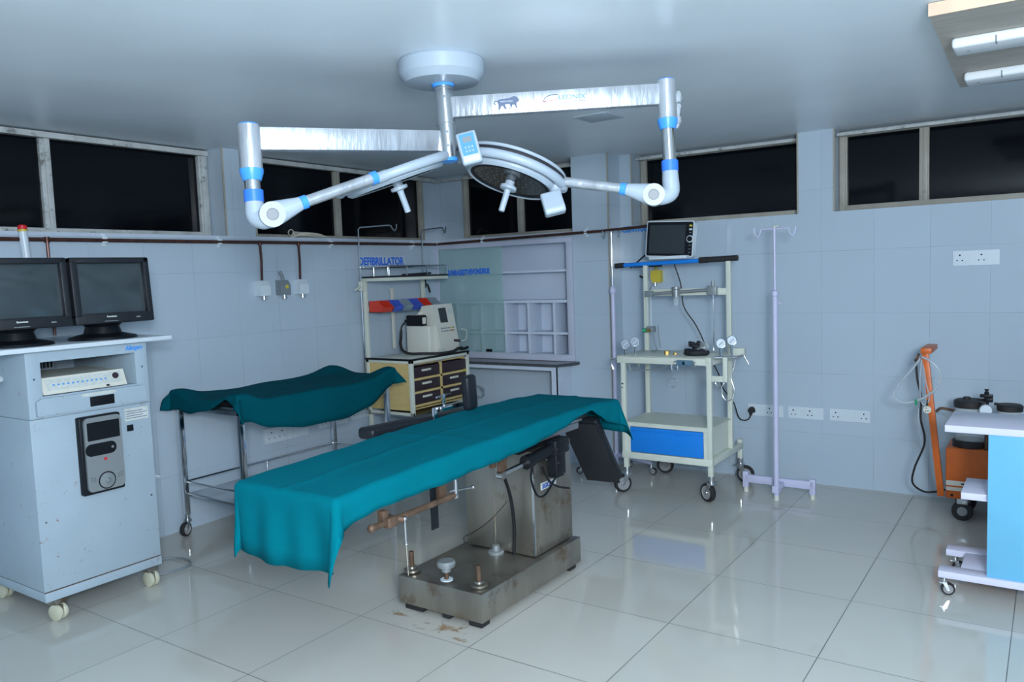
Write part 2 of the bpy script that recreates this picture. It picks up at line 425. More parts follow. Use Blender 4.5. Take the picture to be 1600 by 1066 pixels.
# ------------------------------------------------------------------ left equipment trolley
R_ = thing('equipment_trolley', 'tall white metal equipment trolley with rust specks, carrying two monitors', 'medical cabinet', (.39, -3.58, 0))
cx0, cx1, cy0, cy1 = .09, .69, -3.858, -3.298
b = MB()
b.box(cx0, cx1, cy0, cy1, .10, .143, .003)                                  # plinth
b.box(cx0, cx1-.004, cy0, cy1, .146, .922, .003)                            # lower body
b.box(cx0, cx0+.02, cy0, cy1, .922, 1.222)                                   # upper body round the niche
b.box(cx0, cx1, cy0, cy0+.062, .924, 1.222, .002); b.box(cx0, cx1, cy1-.062, cy1, .924, 1.222, .002)
b.box(cx0, cx1, cy0+.06, cy1-.06, 1.172, 1.222); b.box(cx0, cx1, cy0+.06, cy1-.06, .924, 1.02)
b.build('body', 'cabw', R_)
MB().box(cx0+.004, cx1-.002, cy0+.003, cy1-.003, .142, .147).build('rusty_seam', 'rust', R_)
MB().box(.02, .735, -4.75, -3.185, 1.222, 1.243, .003).build('table_top', 'whitep', R_)
d = MB(); d.prism([(-3.832, .935), (-3.325, .935), (-3.325, 1.0), (-3.345, 1.012), (-3.81, 1.012), (-3.832, 1.0)], (cx1, 0, 0), (0, 1, 0), (0, 0, 1), .016)
dr = d.build('keyboard_drawer', 'cabw', R_)
MB().box(cx1+.014, cx1+.018, -3.60, -3.485, .945, .99, .002).build('drawer_recess', 'black', dr)
g = MB().box(cx1+.016, cx1+.018, -3.635, -3.475, .995, 1.009); g.build('paper_label', 'paper', dr)
g = MB().box(cx1-.004, cx1-.002, -3.43, -3.312, .845, .905)
for k in range(5): pass
pl = g.build('paper_label', 'paper', R_)
g = MB()
for k in range(4): g.box(cx1-.002, cx1-.0012, -3.425, -3.32-.02*(k % 2), .856+.011*k, .859+.011*k)
g.build('printed_lines', 'inklogo', pl)
MB().box(cx1-.004, cx1+.003, -3.425, -3.395, .796, .826, .001).build('black_button', 'black', R_)
g = MB()
for (yy, zz) in ((cy0+.03, 1.1), (cy1-.03, 1.1), (cy0+.03, .46), (cy1-.03, .46)): g.cyl((cx1-.004, yy, zz), (cx1+.002, yy, zz), .005, seg=10)
build_each(g, 'screw', 'steelc', R_)
text('maker_lettering', 'Allengers', .030, (cx1+.0008, -3.405, 1.187), (0, 1, 0), (0, 0, 1), 'blue2', R_, bold=.0008, width=.088, shear=.25)
g = MB()
g.box(.25, .30, -3.797, -3.55, 1.10, 1.166)
v_ = g.build('vent_box', 'greyp', R_)
g = MB()
for k in range(14): g.box(.30, .306, -3.79+.017*k, -3.782+.017*k, 1.11, 1.16)
g.build('vent_slats', 'black', v_)
for (x, y, r0) in ((.66, -3.80, .3), (.66, -3.35, .1), (.14, -3.80, .2), (.14, -3.35, 0)):
    caster(R_, x, y, .10, .037, .05, r0, 'twin')
# left extension of the trolley frame below the long top
MB().box(.09, .115, -4.75, -3.86, 1.19, 1.222).build('rear_rail', 'white', R_)
MB().tube([(.72, -4.3, 1.12), (.72, -3.99, 1.12), (.70, -3.965, 1.12)], .013, 10).build('side_handle', 'white', R_)

# built-in computer front
C_ = thing('computer_tower', 'black and silver computer tower set into the front of the white trolley', 'computer', (.69, -3.565, .54))
MB().box(.62, .715, -3.665, -3.468, .538, .902, .008, 3).build('case', 'black', C_)
fp = []
def rrect(a0, a1, b0, b1, r, n=6):
    o = []
    for (cx, cy, st) in ((a1-r, b1-r, 0), (a0+r, b1-r, 90), (a0+r, b0+r, 180), (a1-r, b0+r, 270)):
        for k in range(n+1): t_ = math.radians(st+90*k/n); o.append((cx+r*math.cos(t_), cy+r*math.sin(t_)))
    return o
MB().prism(rrect(-3.648, -3.474, .552, .896, .022), (.715, 0, 0), (0, 1, 0), (0, 0, 1), .012).build('front_panel', 'silver', C_)
MB().prism(rrect(-3.636, -3.484, .790, .874, .004), (.727, 0, 0), (0, 1, 0), (0, 0, 1), .002).build('drive_cover', 'black', C_)
MB().prism(rrect(-3.650, -3.505, .718, .775, .027), (.727, 0, 0), (0, 1, 0), (0, 0, 1), .002).build('port_recess', 'black', C_)
MB().cyl((.729, -3.525, .747), (.733, -3.525, .747), .006).build('port_button', 'silver', C_)
MB().box(.727, .729, -3.567, -3.554, .690, .703).build('emblem', 'red', C_)
MB().cyl((.727, -3.56, .595), (.7285, -3.56, .595), .041, seg=28).build('dial_ring', 'black', C_)
MB().lathe([(.036, 0), (.034, .004), (.014, .007), (.013, .003), (.008, .009), (0, .010)], (.7285, -3.56, .595), (1, 0, 0), 28).build('power_dial', 'silver', C_)
g = MB()
for sy in (-1, 1):
    for i in range(4):
        for j in range(3): g.cyl((.727, -3.56+sy*(.054+.007*i), .598+.008*j+.002*i), (.7275, -3.56+sy*(.054+.007*i), .598+.008*j+.002*i), .0017, seg=6)
g.build('speaker_holes', 'black', C_)

# beige recorder in the niche
B_ = thing('video_recorder', 'beige slanted-front control unit with blue keys lying in the trolley niche', 'recorder', (.5, -3.59, 1.022))
MB().prism([(.30, 1.024), (.685, 1.024), (.655, 1.098), (.30, 1.098)], (0, -3.405, 0), (1, 0, 0), (0, 0, 1), .385).build('case', 'ivory', B_)
ur = V((0, 1, 0)); vr = V((-.030, 0, .074)).normalized()
o_ = V((.685, -3.79, 1.024))
MB().prism(rrect(.02, .365, .018, .070, .004), o_, ur, vr, .0015).build('key_panel', 'paper', B_)
g = MB()
for k in range(12): g.prism(rrect(.047+.0215*k, .057+.0215*k, .038, .046, .002), o_+V((.0015, 0, 0)), ur, vr, .001)
g.build('keys', 'panelkb', B_)
MB().lathe([(.015, 0), (.014, .008), (0, .009)], o_+ur*.338+vr*.05, ur.cross(vr), 20).build('knob', 'maroon', B_)
MB().prism(rrect(.285, .3, .004, .012, .001), o_, ur, vr, .002).build('switch', 'black', B_)

# CRT monitors
def crt(y0, label):
    W_, H_ = .385, .312
    T = thing('crt_monitor', label, 'monitor', (.56, y0+W_/2, 1.243), 'twin CRT monitors')
    tl = math.radians(4); ux = V((0, 1, 0)); vz = V((-math.sin(tl), 0, math.cos(tl))); nx = ux.cross(vz)
    o = V((.668, y0, 1.322))
    Rm = Matrix((nx, ux, vz)).transposed()
    # bezel: frame around the screen
    b = MB(); oc = lambda a, c, d: o+ux*a+vz*c+nx*d
    for (a0, a1, c0, c1) in ((0, W_, 0, .048), (0, W_, H_-.027, H_), (0, .034, .03, H_), (W_-.03, W_, .03, H_)):
        b.obox(oc((a0+a1)/2, (c0+c1)/2, -.03), (.06, a1-a0, c1-c0), Rm, .006)
    b.build('bezel', 'crt', T)
    b = MB()
    sec = [(0, 0, 0), (.1, .008, .012), (.2, .05, .05), (.30, .085, .075)]
    rings = []
    for (dd, ins, inz) in sec:
        rings.append([b.bm.verts.new(oc(a, c, -.055-dd)) for a, c in rrect(ins+.004, W_-ins-.004, .004+inz*.8, H_-.004-inz, .02)])
    for A, Bq in zip(rings, rings[1:]):
        for i in range(len(A)): b.bm.faces.new([A[i], A[(i+1) % len(A)], Bq[(i+1) % len(A)], Bq[i]])
    b.bm.faces.new(rings[-1]); b.bm.faces.new(rings[0][::-1])
    b.build('housing', 'crt', T)
    b = MB(); b.grid(lambda s, t_: oc(.028+(W_-.052)*s, .042+(H_-.062)*t_, -.024+.014*(1-(2*s-1)**2)*(1-(2*t_-1)**2)), 14, 12)
    sc = b.build('screen', 'screen', T)
    text('maker_lettering', 'Sonostone', .011, oc(.145, .028, .0008), ux, vz, 'paper', T, depth=.0004, bold=.0006)
    g = MB(); g.obox(oc(.165, .010, .001), (.002, .065, .003), Rm); g.build('trim_strip', 'silver', T)
    MB().obox(oc(.30, .022, .002), (.006, .022, .007), Rm, .002).build('power_button', 'silver', T)
    MB().lathe([(0, 0), (.155, 0), (.15, .012), (.085, .028), (.075, .06), (.10, .085), (0, .085)], (.53, y0+W_/2, 1.243), (0, 0, 1), 32).build('swivel_base', 'black', T)
    return T
crt(-3.613, 'black CRT monitor nearer the window pillar, right one of the pair on the white trolley')
crt(-4.012, 'black CRT monitor cut by the left edge of the photo, on the white trolley')

# grey cable loop on floor beside the trolley
g = MB(); pts = [(.60+.0, -3.20, .008)]
pts = [(.55, -3.30, .008), (.60, -3.20, .008), (.60, -3.10, .008), (.53, -3.05, .008), (.43, -3.06, .008), (.37, -3.14, .008), (.36, -3.27, .008), (.40, -3.40, .008)]
g.tube(pts, .006, 8, 6)
tag(rooted(g, 'floor_cable', 'greyp', (.45, -3.2, 0)), 'grey cable looped on the floor beside the white trolley', 'cable')

# wall siren / torch light above monitors
S_ = thing('wall_beacon', 'white stick lamp with a red cap fixed to the wall above the left monitor', 'lamp', (.03, -3.515, 1.6))
MB().cyl((.03, -3.50, 1.56), (.03, -3.515, 1.66), .014).cyl((.03, -3.51, 1.64), (.03, -3.52, 1.79), .021).build('tube_body', 'whitep', S_)
MB().cyl((.03, -3.52, 1.79), (.03, -3.5205, 1.8), .022).build('ring', 'yellow', S_)
MB().lathe([(.022, 0), (.021, .018), (.012, .024), (0, .025)], (.03, -3.5205, 1.8)).build('cap', 'red', S_)

# ------------------------------------------------------------------ copper gas pipe
P_ = thing('copper_pipe', 'dark copper gas pipe along the left wall with three pipes dropping from it', 'pipe', (.02, -2.5, 1.755))
P2_ = thing('copper_pipe', 'dark copper gas pipe running from the corner past the column to the monitor cart', 'pipe', (.9, -.222, 1.77))
MB().tube([(.022, -4.9, 1.75), (.022, -2.5, 1.752), (.022, -.235, 1.758)], .011, 10).build('main_run', 'copper', P_)
MB().tube([(.035, -.222, 1.76), (1.6, -.222, 1.778), (1.98, -.226, 1.792)], .011, 10).build('main_run', 'copper', P2_)
for y, zb in ((-3.40, 1.25), (-2.05, 1.503), (-1.725, 1.503)):
    g = MB().tube([(.02, y, 1.75), (.02, y+.004, (1.75+zb)/2), (.018, y, zb)], .0085, 8).cyl((.02, y, 1.735), (.02, y, 1.765), .014); g.build('drop_pipe', 'copper', P_)
for i, (x, y) in enumerate(((.0, -3.095), (0, -2.358), (0, -1.422), (0, -.529), (1.46, -.2), (.5, -.2))):
    g = MB()
    if x == 0: g.box(0, .030, y-.016, y+.016, 1.735, 1.775, .004).box(0, .012, y-.012, y+.012, 1.718, 1.79, .004)
    else: zz = 1.76+.0115*x; g.box(x-.014, x+.014, -.232, -.2, zz-.016, zz+.022, .004).box(x-.011, x+.011, -.212, -.2, zz-.032, zz+.036, .004)
    g.build('pipe_clip', 'whitep', P_ if x == 0 else P2_)
# gas outlets
def outlet(y, mt, label, grp=None):
    O = thing('gas_outlet', label, 'gas outlet', (0, y, 1.44), grp)
    MB().prism([(0, -.045), (.055, -.045), (.055, .02), (.03, .055), (0, .055)], (0, y+.042, 1.445), (1, 0, 0), (0, 0, 1), .084).build('housing', mt, O)
    MB().cyl((.035, y, 1.40), (.035, y, 1.374), .016).cyl((.035, y, 1.385), (.035, y, 1.378), .020).build('socket', 'steelc', O)
    return O
outlet(-2.055, 'whitep', 'white gas outlet box under the left drop pipe on the left wall', 'white gas outlets')
outlet(-1.725, 'whitep', 'white gas outlet box under the right drop pipe, nearer the corner', 'white gas outlets')
O = outlet(-1.885, 'greyp', 'grey gas outlet box with a yellow badge between two white outlets')
MB().cyl((.055, -1.875, 1.455), (.058, -1.875, 1.455), .013).build('badge', 'yellow', O)
MB().tube([(.03, -1.885, 1.50), (.03, -1.89, 1.525), (.028, -1.9, 1.545), (.024, -1.905, 1.56)], .012, 10).build('elbow_hose', 'greyp', O)

# coil of cord on ledge
g = MB()
for k in range(7):
    a = random.uniform(-.01, .01)
    g.tube([(-.07+a, -1.70+.01*k+a, 1.797+.003*k), (-.05, -1.62, 1.812+.003*k), (-.045+a, -1.50, 1.804+.004*k), (-.05, -1.37-.012*k, 1.80+.003*k), (-.09, -1.34-.01*k, 1.80), (-.11-a, -1.5, 1.803+.004*k), (-.10, -1.66, 1.808+.005*k)], .0035, 6, 5, closed=True)
g.tube([(-.08, -1.70, 1.80), (-.06, -1.74, 1.83), (-.05, -1.72, 1.85), (-.07, -1.66, 1.82)], .0035, 6, 5)
tag(rooted(g, 'cord_coil', 'rope', (-.07, -1.52, 1.79)), 'coil of pale cord lying on the window ledge above the gas outlets', 'cord')

# wall signs
D_ = thing('wall_sign', 'blue slab lettering DEFIBRILLATOR on pale paper, on the left wall near the corner', 'sign', (.002, -.87, 1.60))
MB().box(.0005, .0015, -1.145, -.60, 1.587, 1.665).build('sign_paper', 'ledge', D_)
text('lettering', 'DEFIBRILLATOR', .082, (.002, -1.135, 1.594), (0, 1, 0), (0, 0, 1), 'txtblue', D_, bold=.0026, width=.505)
D_ = thing('wall_sign', 'bright blue letters CENTRAL on the wall behind the monitor cart', 'sign', (1.76, -.001, 1.79))
text('lettering', 'CENTRAL', .060, (1.653, -.001, 1.768), (1, 0, 0), (0, 0, 1), 'blue2', D_, bold=.003, width=.222)

# ------------------------------------------------------------------ sockets
def socket(plane, a0, a1, z0, z1, layout, label, grp=None):
    """layout: string of S (round three-hole outlet), W (rocker), B (blank), evenly spaced"""
    n = len(layout)
    if plane == 'y': o = V((a0, 0, z0)); u = V((1, 0, 0)); v = V((0, 0, 1)); nn = V((0, -1, 0))
    else: o = V((0, a0, z0)); u = V((0, 1, 0)); v = V((0, 0, 1)); nn = V((1, 0, 0))
    wd = a1-a0; ht = z1-z0
    T = thing('wall_socket', label, 'wall socket', tuple(o+u*wd/2+v*ht/2), grp)
    MB().prism(rrect(0, wd, 0, ht, .004), o, u, v, .009).build('plate', 'whitep', T)
    cw = wd/(n+.3)
    for i, c in enumerate(layout):
        ca = cw*(i+.65); q = o+nn*.009
        if c == 'W':
            for k in (-1, 1): MB().prism(rrect(ca+k*cw*.25-cw*.22, ca+k*cw*.25+cw*.22, ht*.2, ht*.8, .002), q, u, v, .004).build('rocker', 'whitep', T)
        elif c == 'S':
            ip = MB().prism(rrect(ca-cw*.45, ca+cw*.45, ht*.12, ht*.88, .003), q, u, v, .002).build('outlet_insert', 'whitep', T)
            g = MB()
            for (dx, dz, r) in ((0, .2, .0052), (-.24, -.16, .004), (.24, -.16, .004)):
                cc = q+u*(ca+dx*cw)+v*(ht*.5+dz*ht); g.cyl(cc+nn*.0015, cc+nn*.0028, r, seg=10)
            g.build('pin_holes', 'black', ip)
        elif c == 'B':
            MB().prism(rrect(ca-cw*.45, ca+cw*.45, ht*.15, ht*.85, .003), q, u, v, .001).build('blank_insert', 'whitep', T)
    return T
socket('y', 2.600, 2.842, .440, .520, 'SWSB', 'white wall socket plate with the black plug in it', 'sockets along the foot of the right wall')
socket('y', 2.875, 3.107, .440, .520, 'SWSB', 'low white socket plate just right of the drip stand pole', 'sockets along the foot of the right wall')
socket('y', 3.146, 3.394, .442, .522, 'SWWS', 'low white socket plate nearest the orange suction machine', 'sockets along the foot of the right wall')
socket('y', 3.855, 4.096, 1.440, 1.528, 'SWSB', 'white socket plate high on the right wall under the big window')
socket('x', -2.10, -1.72, .405, .505, 'SSWB', 'socket plate on the left wall under the instrument table cloth, the nearer one', 'sockets behind the instrument table')
socket('x', -1.62, -1.34, .425, .515, 'SWSB', 'socket plate on the left wall under the table cloth, middle one', 'sockets behind the instrument table')
socket('x', -1.30, -1.02, .435, .52, 'SWSB', 'socket plate on the left wall under the table cloth, nearest the drawer cart', 'sockets behind the instrument table')

# ------------------------------------------------------------------ wall cabinet
K_ = thing('wall_cabinet', 'open white compartment wall cabinet with a green sliding glass door, in the far corner', 'cabinet', (.67, -.2, .8))
f = MB().box(.0, 1.335, -.225, -.201, .80, .845, .002).box(0, 1.335, -.225, -.201, 1.718, 1.75, .002).box(0.001, .03, -.2235, -.201, .84, 1.72, .001).box(1.283, 1.334, -.2235, -.201, .84, 1.72, .001)
f.box(.03, 1.283, -.2295, -.222, .845, .853).box(.03, 1.283, -.2295, -.222, 1.712, 1.72)
f.build('frame', 'lilw', K_)
f = MB().box(.02, 1.325, -.012, -.002, .81, 1.75)
f.box(.02, .03, -.2, -.013, .845, 1.72).box(1.283, 1.324, -.2, -.013, .845, 1.72).box(.021, 1.3235, -.2, -.013, .80, .845).box(.021, 1.3235, -.2, -.013, 1.72, 1.749)
f.build('carcass', 'shelfw', K_)
for z, th in ((1.50, .018), (1.262, .022), (1.012, .018)): MB().box(.03, 1.283, -.195, -.012, z-th/2, z+th/2, .001).build('shelf', 'shelfw', K_)
for x in (.190, .440, .680, .905, 1.143): MB().box(x-.011, x+.011, -.193, -.012, .845, 1.252, .001).build('divider', 'shelfw', K_)
dg = MB().box(.03, .685, -.219, -.213, .848, 1.716, .001).build('glass_door', 'glassG', K_)
text('lettering', 'SUNRAGESTHEVONDRUS', .062, (.12, -.2195, 1.490), (1, 0, .02), (0, 0, 1), 'txtblue', dg, bold=.0026, width=.44)
MB().box(.50, .56, -.228, -.219, .856, .878, .003).build('pull', 'black', dg)
# counter
G_ = thing('granite_counter', 'dark granite counter shelf on white supports under the wall cabinet', 'counter', (.65, -.32, 0))
MB().prism([(0, -.2), (1.365, -.2), (1.365, -.235), (1.29, -.43), (0, -.43)], (0, 0, .776), (1, 0, 0), (0, 1, 0), .022).build('slab', 'granite', G_)
MB().box(0, 1.285, -.42, -.40, .748, .776).box(1.262, 1.285, -.42, -.205, 0, .776).box(1.245, 1.285, -.424, -.40, 0, .776).build('support', 'shelfw', G_)

# ------------------------------------------------------------------ draped cloth
def interp(tab, t):
    if t <= tab[0][0]: return tab[0][1]
    for (a, va), (b, vb) in zip(tab, tab[1:]):
        if t <= b:
            k = (t-a)/(b-a); k = k*k*(3-2*k)*.5+k*.5; return va+(vb-va)*k
    return tab[-1][1]
def drape(xa, xb, ya, yb, top, lo_x, hi_x, lo_y, hi_y, R=.018, nx=70, ny=120, cone=.35, fold=None, flat_hi=None, maxd=None):
    """cloth over a rectangle; *_x / *_y give how far the cloth hangs past each side, as functions along it.
    Corners form the cone a cloth makes when both sides overhang."""
    mb = MB()
    def fn(s, t):
        px = -1+s*3; py = -1+t*3
        # unrolled coordinates
        def split(q):                     # q in [-1,2] -> (-1..0 overhang low, 0..1 on top, 1..2 overhang high)
            if q < 0: return 0., -q, 0.
            if q > 1: return 1., 0., q-1
            return q, 0., 0.
        return px, py
    # uneven parameter lists so that edges get rows of their own
    hs = [1, .8, .62, .46, .32, .2, .12, .06, .02]
    U = [-h for h in hs]+[0]+[i/nx for i in range(1, nx)]+[1]+[1+h for h in hs[::-1]]
    W = [-h for h in hs]+[0]+[i/ny for i in range(1, ny)]+[1]+[1+h for h in hs[::-1]]
    rows = []
    for uu in U:
        row = []
        for ww in W:
            cu_ = min(max(uu, 0), 1); cw = min(max(ww, 0), 1)
            x = xa+(xb-xa)*cu_; y = ya+(yb-ya)*cw
            ox = (uu*lo_x(y) if uu < 0 else (uu-1)*hi_x(y) if uu > 1 else 0)      # signed overhang lengths
            oy = (ww*lo_y(x) if ww < 0 else (ww-1)*hi_y(x) if ww > 1 else 0)
            d = math.hypot(ox, oy); z = top(x, y)
            if maxd and d > maxd: ox *= maxd/d; oy *= maxd/d; d = maxd
            if d > 0:
                dx, dy = ox/d, oy/d
                both = 2*abs(dx*dy)
                if d < R*PI/2: out = R*math.sin(d/R); dn = R*(1-math.cos(d/R))
                else: out = R; dn = R+d-R*PI/2
                sl = (cone(dx, dy) if callable(cone) else cone)*both
                if flat_hi and ww > 1: sl += flat_hi(x)*abs(dy)
                sl = min(sl, .95)
                e = max(0, d-R*PI/2)
                out += e*sl; dn -= e*(1-math.sqrt(1-sl*sl))
                if fold: out += fold(x, y, dx, dy)*min(1, e/.12)
                x += dx*out; y += dy*out; z -= dn
            row.append(mb.bm.verts.new((x, y, z)))
        rows.append(row)
    for A, B in zip(rows, rows[1:]):
        for i in range(len(A)-1): mb.bm.faces.new([A[i], B[i], B[i+1], A[i+1]])
    return mb
def cloth_obj(mb, name, material, loc):
    o = rooted(mb, name, material, loc)
    s = o.modifiers.new('thickness', 'SOLIDIFY'); s.thickness = .0025; s.offset = 0
    return o

# ------------------------------------------------------------------ operating table
T = thing('operating_table', 'stainless steel operating table on a heavy block base with rust marks', 'operating table', (2.19, -2.55, 0))
bx0, bx1, by0, by1 = 1.952, 2.418, -2.938, -2.100
MB().box(bx0, bx1, by0, by1, .032, .157, .003).build('base_block', 'steel', T)
g = MB()
for (x, y) in ((1.97, -2.92), (2.33, -2.92), (1.97, -2.18), (2.33, -2.18)): g.box(x, x+.07, y, y+.06, 0, .035, .004)
g.box(2.05, 2.09, -2.935, -2.90, .012, .035).box(2.2, 2.24, -2.935, -2.90, .014, .035)
g.build('foot_pad', 'rubber', T)
MB().box(1.985, 2.385, -2.465, -2.118, .162, .66, .003).build('column_cover', 'steel', T)
MB().box(1.998, 2.372, -2.452, -2.13, .150, .165).build('column_foot', 'black', T)
MB().box(2.153, 2.159, -2.468, -2.464, .165, .655).build('cover_seam', 'steel', T)
MB().box(2.376, 2.387, -2.467, -2.461, .165, .655).build('corner_bead', 'chrome', T)
for (x, y) in ((1.985, -2.88), (2.358, -2.873)):
    q = MB().cyl((x, y, .157), (x, y, .253), .0115, seg=14).build('levelling_screw', 'rust', T)
    MB().lathe([(0, 0), (.026, 0), (.037, .006), (.037, .016), (.028, .020), (.020, .020), (.018, .028), (0, .028)], (x, y, .157), (0, 0, 1), 12).build('lock_nut', 'steel', q)
q = MB().cyl((2.182, -2.875, .157), (2.182, -2.875, .215), .010).build('pedal_stem', 'rust', T)
MB().lathe([(0, .0), (.02, 0), (.021, .018), (.038, .022), (.041, .030), (.041, .042), (.036, .049), (0, .051)], (2.182, -2.875, .195), (0, 0, 1), 28).build('pedal_cap', 'silver', q)
MB().lathe([(0, 0), (.028, 0), (.028, .004), (0, .005)], (2.182, -2.875, .157), (0, 0, 1), 24).build('pedal_washer', 'whitep', q)
MB().lathe([(0, 0), (.038, 0), (.04, .004), (.04, .012), (.036, .016), (.018, .018), (.017, .042), (0, .044)], (2.182, -2.50, .157), (0, 0, 1), 28).build('floor_lock_knob', 'silver', T)
# frame and mechanism under the top
g = MB().box(1.99, 2.38, -3.68, -1.98, .728, .742).box(2.415, 2.425, -3.60, -2.1, .712, .742).box(1.94, 1.95, -3.60, -2.0, .712, .742)
g.build('top_frame', 'steelc', T)
g = MB().box(2.02, 2.35, -2.52, -2.15, .655, .69, .004).box(2.06, 2.10, -2.6, -2.1, .68, .73).box(2.30, 2.34, -2.75, -2.1, .685, .73).cyl((1.99, -2.34, .70), (2.40, -2.34, .70), .016)
g.build('tilt_mechanism', 'black', T)
g = MB().box(2.385, 2.405, -2.72, -2.70, .615, .735).box(2.395, 2.41, -2.76, -2.745, .63, .735).box(2.38, 2.40, -2.80, -2.77, .66, .73, .003).cyl((2.36, -2.72, .70), (2.42, -2.72, .70), .012)
g.build('rusty_bracket', 'rust', T)
MB().cyl((2.41, -2.76, .625), (2.42, -2.53, .64), .011).lathe([(0, 0), (.017, 0), (.017, .03), (0, .03)], (2.40, -2.76, .625), (1, 0, 0)).build('piston_rod', 'chrome', T)
g = MB().cyl((2.42, -2.58, .64), (2.425, -2.54, .645), .032, seg=20).cyl((2.425, -2.54, .645), (2.435, -2.33, .67), .027, seg=20).obox((2.435, -2.32, .668), (.06, .13, .075), None, .012, 3).obox((2.435, -2.335, .585), (.055, .085, .12), None, .008, 3)
ac = g.build('actuator', 'black', T)
g = MB()
for (y, z) in ((-2.375, .665), (-2.27, .66), (-2.37, .60), (-2.31, .535), (-2.47, .635)): g.cyl((2.462, y, z), (2.4675, y, z), .0035, seg=8)
build_each(g, 'screw', 'chrome', ac)
MB().tube([(2.44, -2.55, .63), (2.43, -2.55, .56), (2.425, -2.50, .475), (2.425, -2.44, .455), (2.43, -2.38, .49), (2.44, -2.335, .54)], .005, 8, 6).build('cable', 'black', T)
MB().tube([(2.44, -2.47, .60), (2.43, -2.42, .54), (2.42, -2.36, .495), (2.42, -2.29, .46), (2.425, -2.21, .435)], .005, 8, 6).build('cable', 'black', T)
lb = MB().obox((2.3862, -2.335, .482), (.002, .135, .034), Matrix.Rotation(math.radians(0), 3, 'X'), 0).build('maker_label', 'paper', T)
text('lettering', 'SGICAL', .030, (2.3875, -2.392, .471), (0, 1, 0), (0, 0, 1), 'txtdark', lb, bold=.001, width=.10)
# straps
MB().tube([(2.31, -2.66, .70), (2.32, -2.62, .60), (2.30, -2.54, .48), (2.31, -2.53, .38), (2.30, -2.51, .27), (2.285, -2.50, .17)], .008, 6, 6).build('hanging_strap', 'black', T)
MB().box(2.425, 2.431, -3.245, -3.205, .525, .74, .001).build('side_strap', 'black', T)
MB().tube([(2.30, -2.56, .44), (2.20, -2.56, .34), (2.05, -2.50, .24), (1.96, -2.46, .19), (1.955, -2.45, .155)], .002, 6, 5).build('bare_wire', 'copper', T)
# side bar with clamps (right, head end)
g = MB().cyl((2.455, -3.59, .636), (2.455, -3.13, .636), .0115).ball((2.455, -3.59, .636), .0145)
sb = g.build('side_bar', 'rust', T)
g = MB().obox((2.455, -3.50, .636), (.045, .05, .038), None, .008, 3).cyl((2.455, -3.475, .64), (2.485, -3.455, .635), .012).obox((2.445, -3.52, .655), (.03, .03, .05), None, .005)
g.build('bar_clamp', 'rust', sb)
MB().cyl((2.485, -3.455, .64), (2.487, -3.455, .545), .004).ball((2.487, -3.455, .545), .0065).ball((2.485, -3.455, .637), .009).build('clamp_lever', 'steelc', sb)
g = MB().box(2.43, 2.45, -3.215, -3.17, .64, .74, .002).build('bar_hanger', 'rust', sb)
MB().cyl((2.46, -3.17, .66), (2.46, -3.02, .642), .004).ball((2.46, -3.02, .642), .0075).cyl((2.46, -3.13, .645), (2.46, -3.13, .70), .007).ball((2.455, -3.13, .634), .014).build('hanger_lever', 'steelc', sb)
MB().tube([(2.47, -3.445, .635), (2.472, -3.44, .58), (2.47, -3.435, .50), (2.468, -3.43, .42)], .0009, 5, 4).build('glint_line', 'rope', sb)  # thin pale strand drawn in place of a faint white reflection line
# mattress sections under the cloth
MB().box(1.965, 2.415, -3.70, -2.84, .742, .772, .012, 3).build('head_section', 'vinyl', T)
MB().box(1.965, 2.415, -2.83, -1.98, .748, .790, .012, 3).build('seat_section', 'vinyl', T)
MB().box(1.965, 2.175, -1.97, -1.70, .745, .782, .012, 3).build('leg_section', 'vinyl', T)
# dropped leg plate
tp = V((2.262, -1.80, .700)); bt = V((2.245, -1.50, .315)); ax = (bt-tp).normalized(); wx = V((1, 0, 0.10)).normalized(); wx = (wx-ax*wx.dot(ax)).normalized(); nn = wx.cross(ax)
Rm = Matrix((wx, ax, nn)).transposed(); L_ = (bt-tp).length
q = MB().obox((tp+bt)/2, (.215, L_, .05), Rm, .018, 4).build('leg_section', 'vinyl', T)
MB().obox((tp+bt)/2+nn*(-.034)+ax*.012, (.205, L_, .01), Rm, .002).build('section_board', 'blackm', q)
# arm board / side rail cushion on the far side, with padded brace
g = MB().obox((1.80, -2.58, .775), (.10, .74, .055), Matrix.Rotation(math.radians(-2), 3, 'X'), .02, 4); g.build('side_cushion', 'vinyl', T)
MB().box(1.85, 1.97, -2.34, -2.30, .735, .748).box(1.85, 1.97, -2.85, -2.81, .735, .748).build('cushion_bracket', 'steelc', T)
br = MB().cyl((1.90, -2.50, .84), (1.90, -2.50, .905), .007).cyl((1.90, -2.555, .902), (1.90, -2.445, .905), .0045).cyl((1.90, -2.50, .895), (1.90, -2.50, .912), .009).obox((1.91, -2.46, .845), (.03, .17, .022), None, .003).box(1.893, 1.907, -2.585, -2.555, .70, .856, .002)
br = br.build('brace_clamp', 'chrome', T)
g = MB().obox((1.962, -2.372, .905), (.05, .082, .175), Matrix.Rotation(math.radians(3), 3, 'X'), .02, 4)
g.build('brace_pad', 'vinyl', br)

